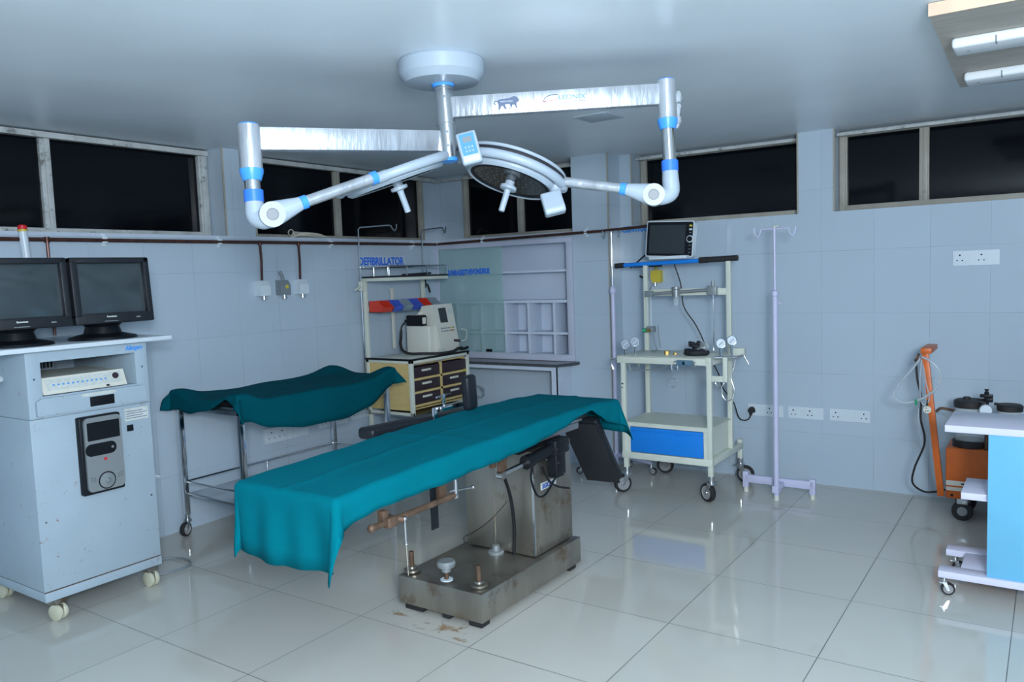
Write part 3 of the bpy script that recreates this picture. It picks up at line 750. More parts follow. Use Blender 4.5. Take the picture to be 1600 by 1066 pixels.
# green sheet over the operating table
ztab = [(-3.75, .776), (-3.4, .790), (-2.9, .806), (-2.4, .815), (-2.0, .812), (-1.7, .800)]
hR = [(-3.75, .135), (-3.66, .112), (-3.55, .105), (-3.2, .113), (-2.8, .112), (-2.5, .100), (-2.28, .075), (-2.12, .046), (-2.03, .035), (-1.95, .075), (-1.85, .12), (-1.70, .15)]
def otop(x, y): return interp(ztab, y)+.002*math.sin(9*x+4*y)+.0015*math.sin(23*y+11*x)+.0035*math.exp(-((y+2.93-.1*(x-2.19))/.022)**2)+.003*math.exp(-((x-2.19)/.02)**2)-.006*max(0, (y+1.95))*(1 if x > 2.2 else 0)
def ofold(x, y, dx, dy):
    if dy < -.5: return .006*math.sin(x*42)+.009*math.sin(x*15+1)
    if dx > .5: return .005*math.sin(y*21)+.004*math.sin(y*47+2)
    return .004*math.sin(y*17)
mb = drape(1.95, 2.435, -3.725, -1.72, otop, lambda y: .16, lambda y: interp(hR, y), lambda x: .262+.02*math.sin((x-1.93)*6), lambda x: .19+.02*max(0, (x-2.1)/.3), cone=lambda dx, dy: (.34 if dx > 0 else .10) if dy < 0 else .12, fold=ofold, flat_hi=lambda x: .26, maxd=.292, R=.026)
cloth_obj(mb, 'draped_sheet', 'teal', (2.19, -2.7, .8))
tag(bpy.data.objects['draped_sheet'], 'bright teal surgical sheet draped over the operating table', 'sheet', 'surgical sheets')

# ------------------------------------------------------------------ instrument table with dark green cloth
I_ = thing('instrument_table', 'stainless steel wheeled instrument table with lower shelf, against the left wall', 'table', (.39, -2.17, 0))
lg = [(.108, -2.77), (.672, -2.77), (.108, -1.575), (.640, -1.575)]
for i, (x, y) in enumerate(lg):
    MB().box(x-.015, x+.015, y-.015, y+.015, .125, .80, .003).build('leg', 'chrome', I_)
    caster(I_, x, y, .13, .042, .026, [-1.2, .4, 2.2, .6][i])
g = MB()
for z in (.775,):
    g.box(.095, .685, -2.785, -2.76, z-.015, z+.012, .002).box(.095, .66, -1.585, -1.56, z-.015, z+.012, .002)
    g.box(.095, .12, -2.78, -1.565, z-.015, z+.012, .002).box(.66, .685, -2.78, -1.565, z-.015, z+.012, .002)
g.box(.11, .67, -2.77, -1.57, .785, .80); g.build('table_top', 'steelc', I_)
MB().box(.11, .665, -2.76, -1.58, .235, .252, .002).build('lower_shelf', 'steelc', I_)
MB().tube([(.108, -2.77, .325), (.108, -1.575, .325), (.64, -1.575, .325)], .006, 8).tube([(.108, -2.77, .325), (.672, -2.77, .325)], .006, 8).tube([(.108, -2.77, .255), (.672, -2.77, .255)], .005, 8).cyl((.108, -2.17, .25), (.108, -2.17, .325), .005).build('shelf_rail', 'chrome', I_)
tr = tag(rooted(MB().box(.30, .62, -2.70, -2.2, .80, .815, .003), 'rubber_mat', 'blackm', (.46, -2.45, .80)), 'black rubber mat under the dark teal cloth, its edge showing at the near end', 'mat')
def itop(x, y):
    z = .838
    def bump(cx, cy, s, h): return h*math.exp(-(((x-cx)/s)**2+((y-cy)/s)**2))
    z += bump(.11, -2.76, .12, .040)+bump(.67, -2.76, .10, .052)+bump(.10, -1.56, .15, .045)+bump(.66, -1.56, .12, .05)
    z -= .008*math.sin((y+2.77)*2.6)
    z += .0035*math.sin(14*x+9*y)+.002*math.sin(31*x-17*y)
    return z
hI = [(-2.78, .175), (-2.70, .165), (-2.58, .18), (-2.35, .215), (-2.04, .215), (-1.8, .185), (-1.65, .14), (-1.55, .12)]
hE = [(.09, .13), (.2, .115), (.4, .075), (.6, .03), (.69, .09)]
def ifold(x, y, dx, dy):
    if dx > .5: return .018*math.sin(y*5.2+.6)+.006*math.sin(y*17)
    return .006*math.sin(x*20)
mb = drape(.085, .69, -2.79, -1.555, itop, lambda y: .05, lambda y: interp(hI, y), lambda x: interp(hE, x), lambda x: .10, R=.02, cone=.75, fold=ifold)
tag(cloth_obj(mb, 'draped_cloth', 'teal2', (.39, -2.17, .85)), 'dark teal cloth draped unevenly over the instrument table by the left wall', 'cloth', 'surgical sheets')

# ------------------------------------------------------------------ defibrillator cart
Q = thing('drawer_cart', 'cream metal crash cart with six dark drawers and an overhead shelf', 'cart', (.3, -.85, 0))
qx0, qx1, qy0, qy1 = .08, .53, -1.19, -.50
g = MB()
for (x, y) in ((qx0, qy0), (qx1-.028, qy0), (qx0, qy1-.028), (qx1-.028, qy1-.028)):
    top = 1.47 if x == qx0 else .875
    MB().box(x, x+.028, y, y+.028, .06, top, .002).build('post', 'cream', Q)
g = MB().box(qx0, qx1, qy0, qy0+.028, .862, .885, .002).box(qx0, qx1, qy1-.028, qy1, .862, .885, .002).box(qx1-.028, qx1, qy0, qy1, .862, .885, .002).box(qx0, qx0+.028, qy0, qy1, .862, .885, .002)
g.build('frame', 'cream', Q)
for y_ in (qy0, qy1-.02): MB().box(qx0, qx1, y_, y_+.02, .48, .50).build('lower_bar', 'cream', Q)
wt = MB().box(qx0, qx1, qy0, qy1, .885, .893, .002).build('work_top', 'cream', Q)
MB().box(qx0, qx1+.004, qy0-.004, qy0+.004, .882, .897).box(qx1-.004, qx1+.004, qy0-.004, qy1, .882, .897).build('edge_strip', 'black', wt)
MB().box(qx0, qx1, qy0, qy1, .468, .478, .001).box(qx1-.004, qx1, qy0, qy1, .462, .482).build('lower_shelf', 'steelc', Q)
g = MB().box(qx0+.028, qx1-.03, qy0+.008, qy0+.014, .515, .862).box(qx0+.028, qx1-.03, qy0+.014, qy1-.03, .515, .525).box(qx0+.02, qx0+.028, qy0+.014, qy1-.03, .515, .862).box(qx0+.028, qx1-.03, qy1-.03, qy1-.024, .515, .862)
g.build('drawer_case', 'wood', Q)
dy0, dy1, dz0, dz1 = qy0+.032, qy1-.030, .555, .858
ff = MB()
ym = (dy0+dy1)/2
ff.box(qx1-.022, qx1-.006, dy0, dy1, dz1-.012, dz1+.004)
for k in range(3):
    z = dz0+k*(dz1-dz0-.01)/3; ff.box(qx1-.022, qx1-.006, dy0, dy1, z-.016, z)
ff.box(qx1-.022, qx1-.006, ym-.010, ym+.010, dz0-.016, dz1)
ff.build('drawer_front_frame', 'wood', Q)
for c in range(2):
    for k in range(3):
        z0 = dz0+k*(dz1-dz0-.01)/3; z1 = z0+(dz1-dz0-.01)/3-.017
        a0 = dy0 if c == 0 else ym+.012; a1 = ym-.012 if c == 0 else dy1
        dr = MB().box(qx1-.30, qx1-.010, a0+.002, a1-.002, z0+.002, z1, .002).build('drawer', 'maroon', Q)
        am = (a0+a1)/2
        if not (c == 1 and k == 2): MB().box(qx1-.010, qx1-.004, am-.06, am+.045, (z0+z1)/2+.004, (z0+z1)/2+.020, .002).build('pull', 'ivory', dr)
for (z,) in ((.735,), (.625,)): MB().box(qx1-.01, qx1-.005, qy1-.075, qy1-.045, z, z+.018).build('sticker', 'yellow', Q)
g = MB().cyl((qx1+.002, qy0+.05, .852), (qx1+.002, qy1-.05, .862), .003)
for y in (qy0+.05, -.86, qy1-.05): g.obox((qx1, y, .855), (.012, .03, .012), None, .002)
g.build('locking_rod', 'chrome', Q)
# overhead shelf, rail, drip hooks
sh = MB().box(qx0-.01, .35, qy0-.002, qy1, 1.468, 1.492, .002).build('overhead_shelf', 'cream', Q)
MB().box(qx0, .352, qy0, qy1+.002, 1.492, 1.506, .003).obox((.30, -.82, 1.512), (.05, .3, .016), Matrix.Rotation(.03, 3, 'X'), .006).build('shelf_mat', 'blackm', sh)
g = MB().tube([(.345, qy1, 1.50), (.345, qy1, 1.575), (.345, -.9, 1.575), (.345, qy0+.01, 1.575), (.09, qy0, 1.572), (.085, -.9, 1.572), (.085, qy1, 1.575), (.345, qy1, 1.575)], .0055, 8)
for (x, y) in ((.345, qy0+.01), (.2, qy0+.005), (.085, qy1), (.345, -.75), (.345, -.98)): g.cyl((x, y, 1.50 if x != .345 or y > -1.1 else 1.475), (x, y, 1.575), .0055, seg=8)
g.build('guard_rail', 'chrome', sh)
for i, (x, y) in enumerate(((.085, qy0-.018), (.085, qy1+.012))):
    hk = MB().tube([(x, y, .50 if i == 0 else 1.30), (x, y, 1.35), (x, y, 1.855), (x+.003, y+.015, 1.87), (x+.02, y+.30, 1.895), (x+.02, y+.335, 1.893), (x+.022, y+.355, 1.865), (x+.022, y+.375, 1.855), (x+.022, y+.392, 1.872), (x+.022, y+.396, 1.905)][:10 if i == 0 else 10], .006, 10).build('drip_hook', 'chrome', Q)
    if i == 1:
        s_ = .72
        for v in hk.data.vertices: 
            wy = v.co.y+Q.location.y
            if wy > y+.012: v.co.y = y+.012+(wy-y-.012)*s_-Q.location.y
    MB().box(x-.016, x+.016, y-.014, y+.014, 1.40, 1.47, .003).cyl((x, y, 1.435), (x+.02, y-.04*(1 if i == 0 else -.6), 1.425), .006).cyl((x+.02, y-.04*(1 if i == 0 else -.6), 1.425), (x+.02, y-.085*(1 if i == 0 else -.6), 1.405 if i == 0 else 1.36), .007).build('hook_clamp', 'black' if i else 'cream', hk)
for y in (-.83,): MB().box(.035, .055, y-.012, y+.012, .93, 1.40, .002).obox((.05, y, 1.40), (.03, .04, .012), None, .002).build('slotted_bar', 'ivory', Q)
g = MB().box(.085, .098, qy0+.02, qy1-.02, 1.245, 1.285, .001); g.build('bin_rail', 'cream', Q)

# storage bins on the rail
def bin_obj(y0, mt, label):
    T_ = thing('storage_bin', label, 'bin', (.112, y0+.057, 1.235), 'storage bins on the cart rail')
    w_, th = .108, .003
    side = [(0, 0), (.13, 0), (.155, .035), (.12, .060), (.10, .085), (0, .085)]
    g = MB()
    g.prism(side, (.112, y0+th, 1.235), (1, 0, 0), (0, 0, 1), th); g.prism(side, (.112, y0+w_, 1.235), (1, 0, 0), (0, 0, 1), th)
    g.box(.112, .242, y0, y0+w_, 1.235, 1.238).box(.112, .115, y0, y0+w_, 1.235, 1.32)
    g.prism([(.13, 0), (.155, .035), (.152, .037), (.127, .003)], (.112, y0+w_, 1.235), (1, 0, 0), (0, 0, 1), w_)
    g.build('tray', mt, T_)
    MB().box(.262, .267, y0+.03, y0+w_-.03, 1.262, 1.272).build('lip', mt, T_)
    return T_
for k, (mt, lb_) in enumerate((('binr', 'red open-front storage bin at the near end of the cart rail'), ('binb', 'blue storage bin next to the near red one'), ('bing', 'grey translucent storage bin between the two blue ones'), ('binb', 'blue storage bin between the grey bin and the far red one'), ('binr', 'red storage bin further along the rail, above the defibrillator'), ('bing', 'grey storage bin at the far end of the rail, half hidden'))):
    bin_obj(-1.160+k*.111, mt, lb_)

# defibrillator
F = thing('defibrillator', 'ivory defibrillator with dark screen, paddles and thick black cable on the drawer cart', 'defibrillator', (.34, -.70, .897))
MB().box(.20, .435, -.86, -.565, .897, 1.115, .012, 3).build('body', 'ivory', F)
MB().prism([(.285, 1.10), (.285, 1.215), (.31, 1.262), (.42, 1.272), (.48, .965), (.48, .955), (.470, .90), (.40, .90), (.40, 1.10)], (0, -.555, 0), (1, 0, 0), (0, 0, 1), .235).build('console', 'ivory', F)
MB().box(.22, .37, -.865, -.79, 1.185, 1.20, .005).cyl((.30, -.82, 1.19), (.30, -.79, 1.21), .02).build('paddle_shelf', 'ivory', F)
pad = MB().obox((.30, -.845, 1.155), (.17, .06, .085), None, .014, 3).build('paddle', 'black', F)
MB().obox((.39, -.86, 1.155), (.015, .03, .05), None, .004).build('paddle_latch', 'ivory', pad)
MB().cyl((.2, -.86, 1.15), (.225, -.86, 1.155), .012).build('cable_boss', 'black', pad)
up = V((-.06, 0, .307)).normalized(); of = V((.4815, -.79, .958)); uy = V((0, 1, 0))
MB().prism(rrect(.055, .145, .175, .29, .006), of, uy, up, .002).build('screen', 'lcd', F)
g = MB()
for i in range(6): g.prism(rrect(.045+.029*i, .063+.029*i, .125, .135, .002), of, uy, up, .003); 
for i in range(6): g.prism(rrect(.045+.029*i, .063+.029*i, .103, .113, .002), of, uy, up, .003)
g.build('keys', 'greyp', F)
MB().prism(rrect(.161, .182, .124, .137, .002), of, uy, up, .0035).build('key_yellow', 'yellow', F)
MB().prism(rrect(.161, .182, .102, .114, .002), of, uy, up, .0035).build('key_red', 'orange', F)
MB().prism(rrect(.17, .215, .24, .28, .001), of, uy, up, .001).build('label_print', 'paper', F)
MB().cyl((.48, -.615, .985), (.53, -.60, .98), .010).build('lead_plug', 'maroon', F)
MB().tube([(.53, -.60, .98), (.56, -.58, .985), (.56, -.555, 1.02), (.54, -.54, 1.06), (.50, -.55, 1.07)], .0025, 6, 5).build('thin_lead', 'ivory', F)
MB().tube([(.21, -.875, 1.145), (.18, -.885, 1.11), (.175, -.89, 1.05), (.18, -.90, 1.02), (.20, -.93, .98), (.25, -.96, .93), (.33, -.965, .91), (.42, -.93, .91), (.50, -.85, .905), (.53, -.75, .905), (.53, -.68, .91), (.52, -.62, .925)], lambda t_: .006 if t_ < .14 else .011, 10, 5).build('coiled_cable', 'rubber', F)
g = MB()
for k in range(7): g.ball((.515+.012*(k % 3), -.64+.022*k, .915+.008*(k % 2)), .014, (1, 1.2, .8), 10)
g.build('cable_connector', 'black', F)
MB().box(.472, .476, -.80, -.72, .912, .938, .001).build('rating_plate', 'paper', F)
# cable bundle hanging on the wall under the counter
g = MB()
for k in range(3): g.tube([(.50, -.40, .60), (.56+.01*k, -.405, .585), (.60, -.41, .54+.01*k), (.57, -.41, .505), (.51, -.40, .52), (.49, -.40, .57)], .0035, 6, 5, closed=True)
tag(rooted(g, 'cable_loop', 'greyp', (.55, -.40, .5)), 'small brown-grey loop of cable below the granite counter', 'cable')

# ------------------------------------------------------------------ surgical ceiling lamp
M_['capgrey'] = mat('joint_cap_grey', (.20, .22, .24), .4)
M_['lampw'] = mat('lamp_white_enamel', (.37, .45, .53), .35)
Lm = thing('surgical_lamp', 'two-armed surgical lamp hanging from a round white ceiling mount, arms partly film-wrapped', 'surgical lamp', (2.33, -2.95, 2.345))
pt, pb = V((2.326, -2.939, 2.30)), V((2.357, -2.954, 1.954))
dirp = (pb-pt).normalized()
mt_ = MB().lathe([(0, 0), (.166, 0), (.172, -.008), (.170, -.060), (.146, -.088), (.06, -.094), (0, -.094)], (2.325, -2.94, H), (0, 0, 1), 48).build('ceiling_mount', 'lampw', Lm)
MB().cyl(pt+dirp*.035, pt+dirp*.062, .054, .040, 28).build('collar', 'blue2', mt_)
pl = MB().cyl(pt+dirp*.012, pb, .038, seg=28).build('pole', 'steelc', Lm)
g = MB()
for k in (.07, .21): g.cyl(pt+dirp*k, pt+dirp*(k+.003), .0388, seg=28)
g.build('pole_groove', 'greyp', pl)
MB().cyl(pb, pb+dirp*.012, .036, .030, 28).build('pole_cap', 'blue2', pl)
view = (V((4.373, -5.501, 1.485))-V((2.3, -2.95, 2.1))).normalized()
g = MB()
for k in (.035, .105, .245, .30): c = pt+dirp*k+V((view.x, view.y, 0)).normalized()*.0375; g.cyl(c, c+V((view.x, view.y, 0)).normalized()*.002, .005, seg=8)
build_each(g, 'grub_screw', 'greyp', pl)
def arm_box(a, b, parent, hh=.081, th=.045):
    a = V(a); b = V(b); d = (b-a).normalized(); s_ = d.cross(V((0, 0, 1))).normalized(); u_ = s_.cross(d)
    return MB().obox((a+b)/2, ((b-a).length, th, hh), Matrix((d, s_, u_)).transposed(), .003).build('arm', 'film', parent), d, s_, u_
# left upper arm
aL, dL, sL, uL = arm_box((2.322, -2.975, 2.024), (1.992, -3.605, 2.000), Lm)
aR, dR, sR, uR = arm_box((2.350, -2.938, 2.156), (3.05, -2.475, 2.176), Lm)
# printed marks on the right arm: emblem and lettering
fo = V((2.385, -2.915, 2.157))+sR*.0236
A_ = lambda t_, z_: fo+dR*t_+uR*z_
body = [(0, .02), (.008, .026), (.03, .028), (.052, .030), (.066, .036), (.08, .032), (.088, .020), (.083, .012), (.076, .010), (.078, -.006), (.084, -.010), (.074, -.012), (.068, .002), (.06, .002), (.056, -.012), (.046, -.012), (.052, -.008), (.05, .006), (.030, .006), (.034, -.006), (.040, -.012), (.028, -.012), (.022, 0), (.016, 0), (.010, -.012), (0, -.012), (.006, -.006), (.004, .006)]
em = MB().prism(body, A_(.155, -.010), dR, uR, .0006).tube([A_(.157, .008), A_(.148, .010), A_(.142, .002), A_(.150, -.004)], .0015, 6, 4).build('lion_emblem', 'inklogo', aR)
text('emblem_lettering', 'MAKE IN INDIA', .0085, A_(.167, .004)+sR*.0012, dR, uR, 'lampw', aR, depth=.0003, bold=.0003, width=.05)
g = MB().tube([A_(.385+.045*math.cos(math.radians(a)), .0+.022*math.sin(math.radians(a)))+sR*.0005 for a in range(75, 290, 12)], .0014, 6)
g.build('logo_arc', 'inklogo', aR)
MB().tube([A_(.325, -.003), A_(.375, -.002), A_(.38, .005), A_(.384, -.006), A_(.388, .003), A_(.394, -.001)], .0013, 6).build('logo_pulse', 'red', aR)
text('arm_lettering', 'LEDNIX', .024, A_(.397, .001)+sR*.0003, dR, uR, 'blue2', aR, depth=.0004, bold=.0003, width=.108)
text('arm_lettering', 'Surgical Lights', .013, A_(.392, -.012)+sR*.0003, dR, uR, 'inklogo', aR, depth=.0004, bold=.0002, width=.112)

def drop(parent, top, mid, ring, elb, joint, arm0, tend, headc, r=.040):
    top, mid, ring, elb, joint, arm0, tend = [V(q) for q in (top, mid, ring, elb, joint, arm0, tend)]
    d = (ring-top).normalized()
    q = MB().cyl(top, mid, r, seg=28).build('drop_tube', 'film', parent)
    MB().cyl(top-d*.006, top, r*.85, r, 28).build('tube_cap', 'blue2', q)
    MB().lathe([(0, -.004), (r*1.06, -.004), (r*1.02, .01), (r*.80, .036), (0, .036)], mid, d, 28).build('flared_collar', 'blue2', q)
    MB().cyl(mid+d*.03, ring, r*.70, seg=24).build('inner_tube', 'chrome', q)
    MB().cyl(ring-d*.042, ring, r*.86, seg=24).build('ring', 'blue', q)
    # elbow with joint and spring arm
    e = MB(); r2 = r*.80
    e.tube([ring-d*.002, ring+d*.03, elb, elb*.45+joint*.55+V((0, 0, -.012)), joint], lambda t_: r2*(1+.10*math.sin(t_*PI)), 18, 5)
    ad = (arm0-joint).normalized()
    s2 = ad.cross(V((0, 0, 1))).normalized()
    if s2.dot(view) < 0: s2 = -s2
    e.cyl(joint-s2*.028, joint+s2*.033, r*1.12, seg=28)
    rr_ = (joint, arm0)
    u2 = s2.cross(ad).normalized()
    nrm = lambda a_, h_, w_: [joint+ad*a_+u2*(h_*math.sin(k*PI/10))+s2*(w_*math.cos(k*PI/10)) for k in range(20)]
    la = (arm0-joint).length; rg = [[e.bm.verts.new(q) for q in nrm(a_*la, h_, w_)] for a_, h_, w_ in ((-.02, r*1.10, .029), (.25, r*1.06, .029), (.6, r*.84, .026), (1.0, r*.60, .022))]
    for A0, B0 in zip(rg, rg[1:]):
        for k in range(20): e.bm.faces.new([A0[k], A0[(k+1) % 20], B0[(k+1) % 20], B0[k]])
    e.bm.faces.new(rg[-1]); e.bm.faces.new(rg[0][::-1])
    jo = e.build('elbow_joint', 'lampw', parent)
    MB().lathe([(0, 0), (.022, 0), (.022, .003), (.019, .003), (.018, .0015), (0, .0015)], joint+s2*.033, s2, 28).build('joint_cap', 'capgrey', jo)
    ta = (tend-arm0).normalized()
    sp = MB().cyl(arm0+ta*.01, tend, .0205, seg=20).build('spring_arm', 'film', parent)
    MB().cyl(arm0-ta*.002, arm0+ta*.022, .0245, seg=20).build('ring', 'blue2', sp)
    MB().cyl(tend-ta*.012, tend+ta*.012, .0245, seg=20).build('ring', 'blue2', sp)
    return ta
drop(Lm, (1.985, -3.626, 2.045), (1.997, -3.634, 1.885), (2.006, -3.638, 1.773), (2.018, -3.637, 1.718), (2.074, -3.621, 1.724), (2.128, -3.531, 1.765), (2.243, -3.272, 1.864), None)
drop(Lm, (3.075, -2.455, 2.228), (3.084, -2.469, 2.072), (3.096, -2.481, 1.869), (3.099, -2.487, 1.788), (3.049, -2.535, 1.777), (2.948, -2.577, 1.806), (2.637, -2.662, 1.866), None, .0385)

def lamp_head(c, tilt_screen, toward, R, arc, tdir_, tend_, with_panel):
    """c centre; normal points down; arc = yoke angle span in degrees in the head plane (270 = nearest the room's front)"""
    c = V(c)
    cv = (V((4.373, -5.501, 1.485))-c).normalized()
    # down direction: nearly the picture's vertical, tilted by a given angle, facing the operating field
    r0 = CR; u0 = cv.cross(r0).normalized()*-1
    u0 = (CU-cv*CU.dot(cv)).normalized(); r0 = u0.cross(cv).normalized()
    a = math.radians(tilt_screen)
    dn = (r0*math.sin(a)-u0*math.cos(a))*math.cos(math.radians(toward))+cv*math.sin(math.radians(toward))
    Z = -dn; X = (r0*math.cos(a)+u0*math.sin(a)); X = (X-Z*X.dot(Z)).normalized(); Y = Z.cross(X)
    P = lambda x, y, z: c+X*x+Y*y+Z*z
    h = MB().lathe([(R*.86, .0), (R*.93, -.004), (R, .006), (R*1.01, .018), (R*.96, .034), (R*.6, .052), (0, .058)], c, Z, 56).build('lamp_head', 'lampw', Lm)
    MB().lathe([(R*.79, .004), (R*.80, -.001), (R*.88, -.001), (R*.88, .006)], c, Z, 56).build('bezel', 'black', h)
    MB().lathe([(0, .003), (R*.80, .003), (R*.80, .02), (0, .02)], c, Z, 56).build('lens', 'lens', h)
    g = MB()
    for rr, n in ((.2, 8), (.36, 14), (.52, 20), (.68, 26)):
        for k in range(n):
            t_ = 2*PI*k/n+rr*9; q = P(R*rr*math.cos(t_), R*rr*math.sin(t_), .004); g.lathe([(.0030, 0), (.002, -.0015), (0, -.002)], q, Z, 6)
    lo = g.build('led_array', 'greyp', h); lo['kind'] = 'stuff'
    # centre handle
    hb = MB().lathe([(0, 0), (.020, 0), (.020, -.022), (.017, -.022), (0, -.022)], c+Z*.002, Z, 24).lathe([(0, -.022), (.034, -.022), (.036, -.028), (.034, -.036), (.014, -.040), (0, -.040)], c+Z*.002, Z, 28).build('handle_base', 'lampw', Lm)
    MB().lathe([(0, -.04), (.0145, -.04), (.013, -.05), (.0125, -.128), (.011, -.132), (0, -.132)], c+Z*.002, Z, 20).build('grip', 'lampw', hb)
    # yoke
    pts = [P((R+.026)*math.cos(math.radians(a_)), (R+.026)*math.sin(math.radians(a_)), .030) for a_ in range(arc[0], arc[1]+1, 6)]
    MB().tube(pts, .019, 14).build('yoke', 'lampw', Lm)
    te = V(tend_); near = min(pts, key=lambda q: (q-te).length); k = pts.index(near); away = pts[max(0, k-4)] if (pts[max(0, k-4)]-te).dot(te-V(tdir_)) > 0 else pts[min(len(pts)-1, k+4)]
    MB().tube([te, te*.5+near*.5, near, near*.4+away*.6], .0215, 14, 4).build('yoke_neck', 'lampw', Lm)
    if with_panel:
        ring = lambda rr, zz, r_, nm, m_: MB().tube([P(rr*math.cos(math.radians(a_)), rr*math.sin(math.radians(a_)), zz) for a_ in range(arc[0]+6, arc[1]-4, 6)], r_, 10).build(nm, m_, Lm)
        ring(R+.022, .052, .012, 'yoke_black_band', 'blackm'); ring(R+.020, .070, .0085, 'grab_rail', 'lampw')  # black band between the yoke and the grab rail
    return P, X, Y, Z, h
M_['lens'] = mat('lamp_lens', (.035, .04, .045), .15, spec=.6, var=.5, vscale=12)
g = MB()
for k in range(9): g.ball((3.108+.008*math.sin(k*2.1), -2.442+.01*math.cos(k*1.7), 2.06+.015*k), .018+.004*math.sin(k*3), (.8, 1, 1.1), 7)
for v in g.bm.verts: v.co += V((random.uniform(-.004, .004), random.uniform(-.004, .004), random.uniform(-.004, .004)))
g.build('film_wrap', 'tube', Lm)
Pr, Xr, Yr, Zr, hr_ = lamp_head((2.485, -2.716, 1.868), -17, 17, .195, (178, 352), (2.948, -2.577, 1.806), (2.637, -2.662, 1.866), True)
# control box on the yoke, and the mirror box at the other end
def ctrl_box(c, up, wx, face, panel, parent, hh=.13, ww=.062, dd=.045):
    Rm = Matrix((wx, face, up)).transposed()
    g = MB(); g.prism([(-dd/2, -hh/2), (dd/2+.012, -hh/2), (dd/2+.018, -hh*.30), (dd/2-.008, hh/2), (-dd/2, hh/2)], V(c)-wx*ww/2, face, up, -ww)
    q = g.build('control_box', 'lampw', parent)
    b_ = q.modifiers.new('bevel', 'BEVEL'); b_.width = .008; b_.segments = 3
    if panel:
        a0 = V(c)+face*(dd/2+.018)+up*(-hh*.30); a1 = V(c)+face*(dd/2-.008)+up*(hh/2); pu = (a1-a0).normalized(); pn = wx.cross(pu); 
        if pn.dot(face) < 0: pn = -pn
        L0 = (a1-a0).length
        MB().obox((a0+a1)/2+pn*.001, (ww*.74, .002, L0*.82), Matrix((wx, pn, pu)).transposed()).build('keypad', 'panelkb', q)
        MB().obox((a0+a1)/2+pn*.0022+pu*L0*.18, (ww*.44, .001, L0*.22), Matrix((wx, pn, pu)).transposed()).build('display', 'silver', q)
        g = MB()
        for i in range(3):
            for j in range(2): g.obox((a0+a1)/2+pn*.0024+pu*(-L0*.12-.016*j)+wx*(i-1)*.013, (.007, .001, .007), Matrix((wx, pn, pu)).transposed())
        g.build('keypad_buttons', 'lampw', q)
    return q
def ray_point(px, py, dep):
    return V((4.373, -5.501, 1.485))+(CF+CR*((px-800)/1245.4)-CU*((py-533)/1245.4))*dep
cpos = V((2.485, -2.990, 1.975))
fc = (V((4.373, -5.501, 1.485))-cpos); fc.z = 0; fc.normalize()
wx = V((0, 0, 1)).cross(fc).normalized(); up_ = (V((0, 0, 1))-wx*.22).normalized(); wx2 = up_.cross(fc).normalized()*-1 if False else (wx+V((0, 0, 1))*.22).normalized()
fc = wx2.cross(up_).normalized()*-1 if wx2.cross(up_).dot(fc) < 0 else wx2.cross(up_).normalized()
ctrl_box(cpos, up_, wx2, fc, True, Lm, .128, .078, .05)
cpos2 = V((2.680, -2.70, 1.765))
ctrl_box(cpos2, (up_-fc*.2).normalized(), wx2, (fc+up_*.2).normalized(), False, Lm, .098, .085, .04)
MB().tube([Pr(.215, -.04, .03), V((2.672, -2.66, 1.85)), V((2.668, -2.652, 1.80))], .024, 12, 4).build('yoke_end', 'lampw', Lm)
Pl, Xl, Yl, Zl, hl_ = lamp_head(ray_point(620, 284, 3.24), 21, 1.5, .207, (172, 345), (2.128, -3.531, 1.765), (2.243, -3.272, 1.864), False)

# ceiling vent panel
M_['vent'] = mat('vent_cover_paint', (.48, .56, .64), .5)
ve = tag(rooted(MB().box(2.135, 2.345, -1.555, -1.345, H-.006, H, .001), 'vent_cover', 'vent', (2.24, -1.45, H)), 'small square grey cover plate on the ceiling beyond the right lamp arm', 'cover plate')

# ceiling board with two tube battens
W_ = thing('ceiling_board', 'plywood board fixed to the ceiling at upper right, carrying two white tube battens', 'board', (4.6, -1.7, H))
MB().prism([(4.003, -2.40), (5.2, -2.40), (5.2, -.86), (3.975, -1.04)], (0, 0, 2.300), (1, 0, 0), (0, 1, 0), .043).build('board', 'ply', W_)
MB().prism([(4.000, -2.404), (5.2, -2.404), (5.2, -2.40), (4.0, -2.40)], (0, 0, 2.300), (1, 0, 0), (0, 1, 0), .043).build('board_edge', 'plylit', W_)
for y, lb_ in ((-1.97, 'white tube light batten nearer the camera, under the plywood ceiling board'), (-1.31, 'white tube light batten nearer the wall, under the plywood ceiling board')):
    B_ = thing('tube_batten', lb_, 'tube light', (4.6, y, 2.30), 'tube battens under the board')
    x0 = 4.035 if y < -1.5 else 4.02
    MB().box(x0, 5.15, y-.078, y+.078, 2.262, 2.300, .012, 3).build('batten', 'batten', B_)
    MB().cyl((x0+.05, y+.0, 2.260), (x0+.05, y, 2.263), .005, seg=8).build('screw', 'greyp', B_)
    MB().box(x0+.14, x0+.145, y-.079, y-.04, 2.261, 2.285).build('wire_slot', 'greyp', B_)

# ------------------------------------------------------------------ anaesthesia cart
A = thing('anaesthesia_cart', 'cream metal anaesthesia cart with a blue drawer, gauges and blue top handle', 'cart', (2.31, -.5, 0))
ax0, ax1, ay0, ay1 = 1.992, 2.612, -.76, -.38
for (x, y, t_) in ((ax0, ay0, .875), (ax1-.03, ay0, .875), (ax0, ay1, 1.53), (ax1-.03, ay1, 1.53)):
    MB().box(x, x+.03, y, y+.03, .235, t_, .002).build('post', 'cream', A)
g = MB().box(ax0-.002, ax1+.002, ay0-.002, ay0+.032, .235, .278, .002).box(ax0-.0015, ax0+.032, ay0+.001, -.16, .236, .277, .002).box(ax1-.032, ax1+.0015, ay0+.001, -.16, .236, .277, .002).box(ax0, ax1, ay1, ay1+.03, .235, .278, .002).box(ax0, ax0+.03, -.19, -.16, .235, .30).box(ax1-.03, ax1, -.19, -.16, .235, .30)
g.build('base_frame', 'cream', A)
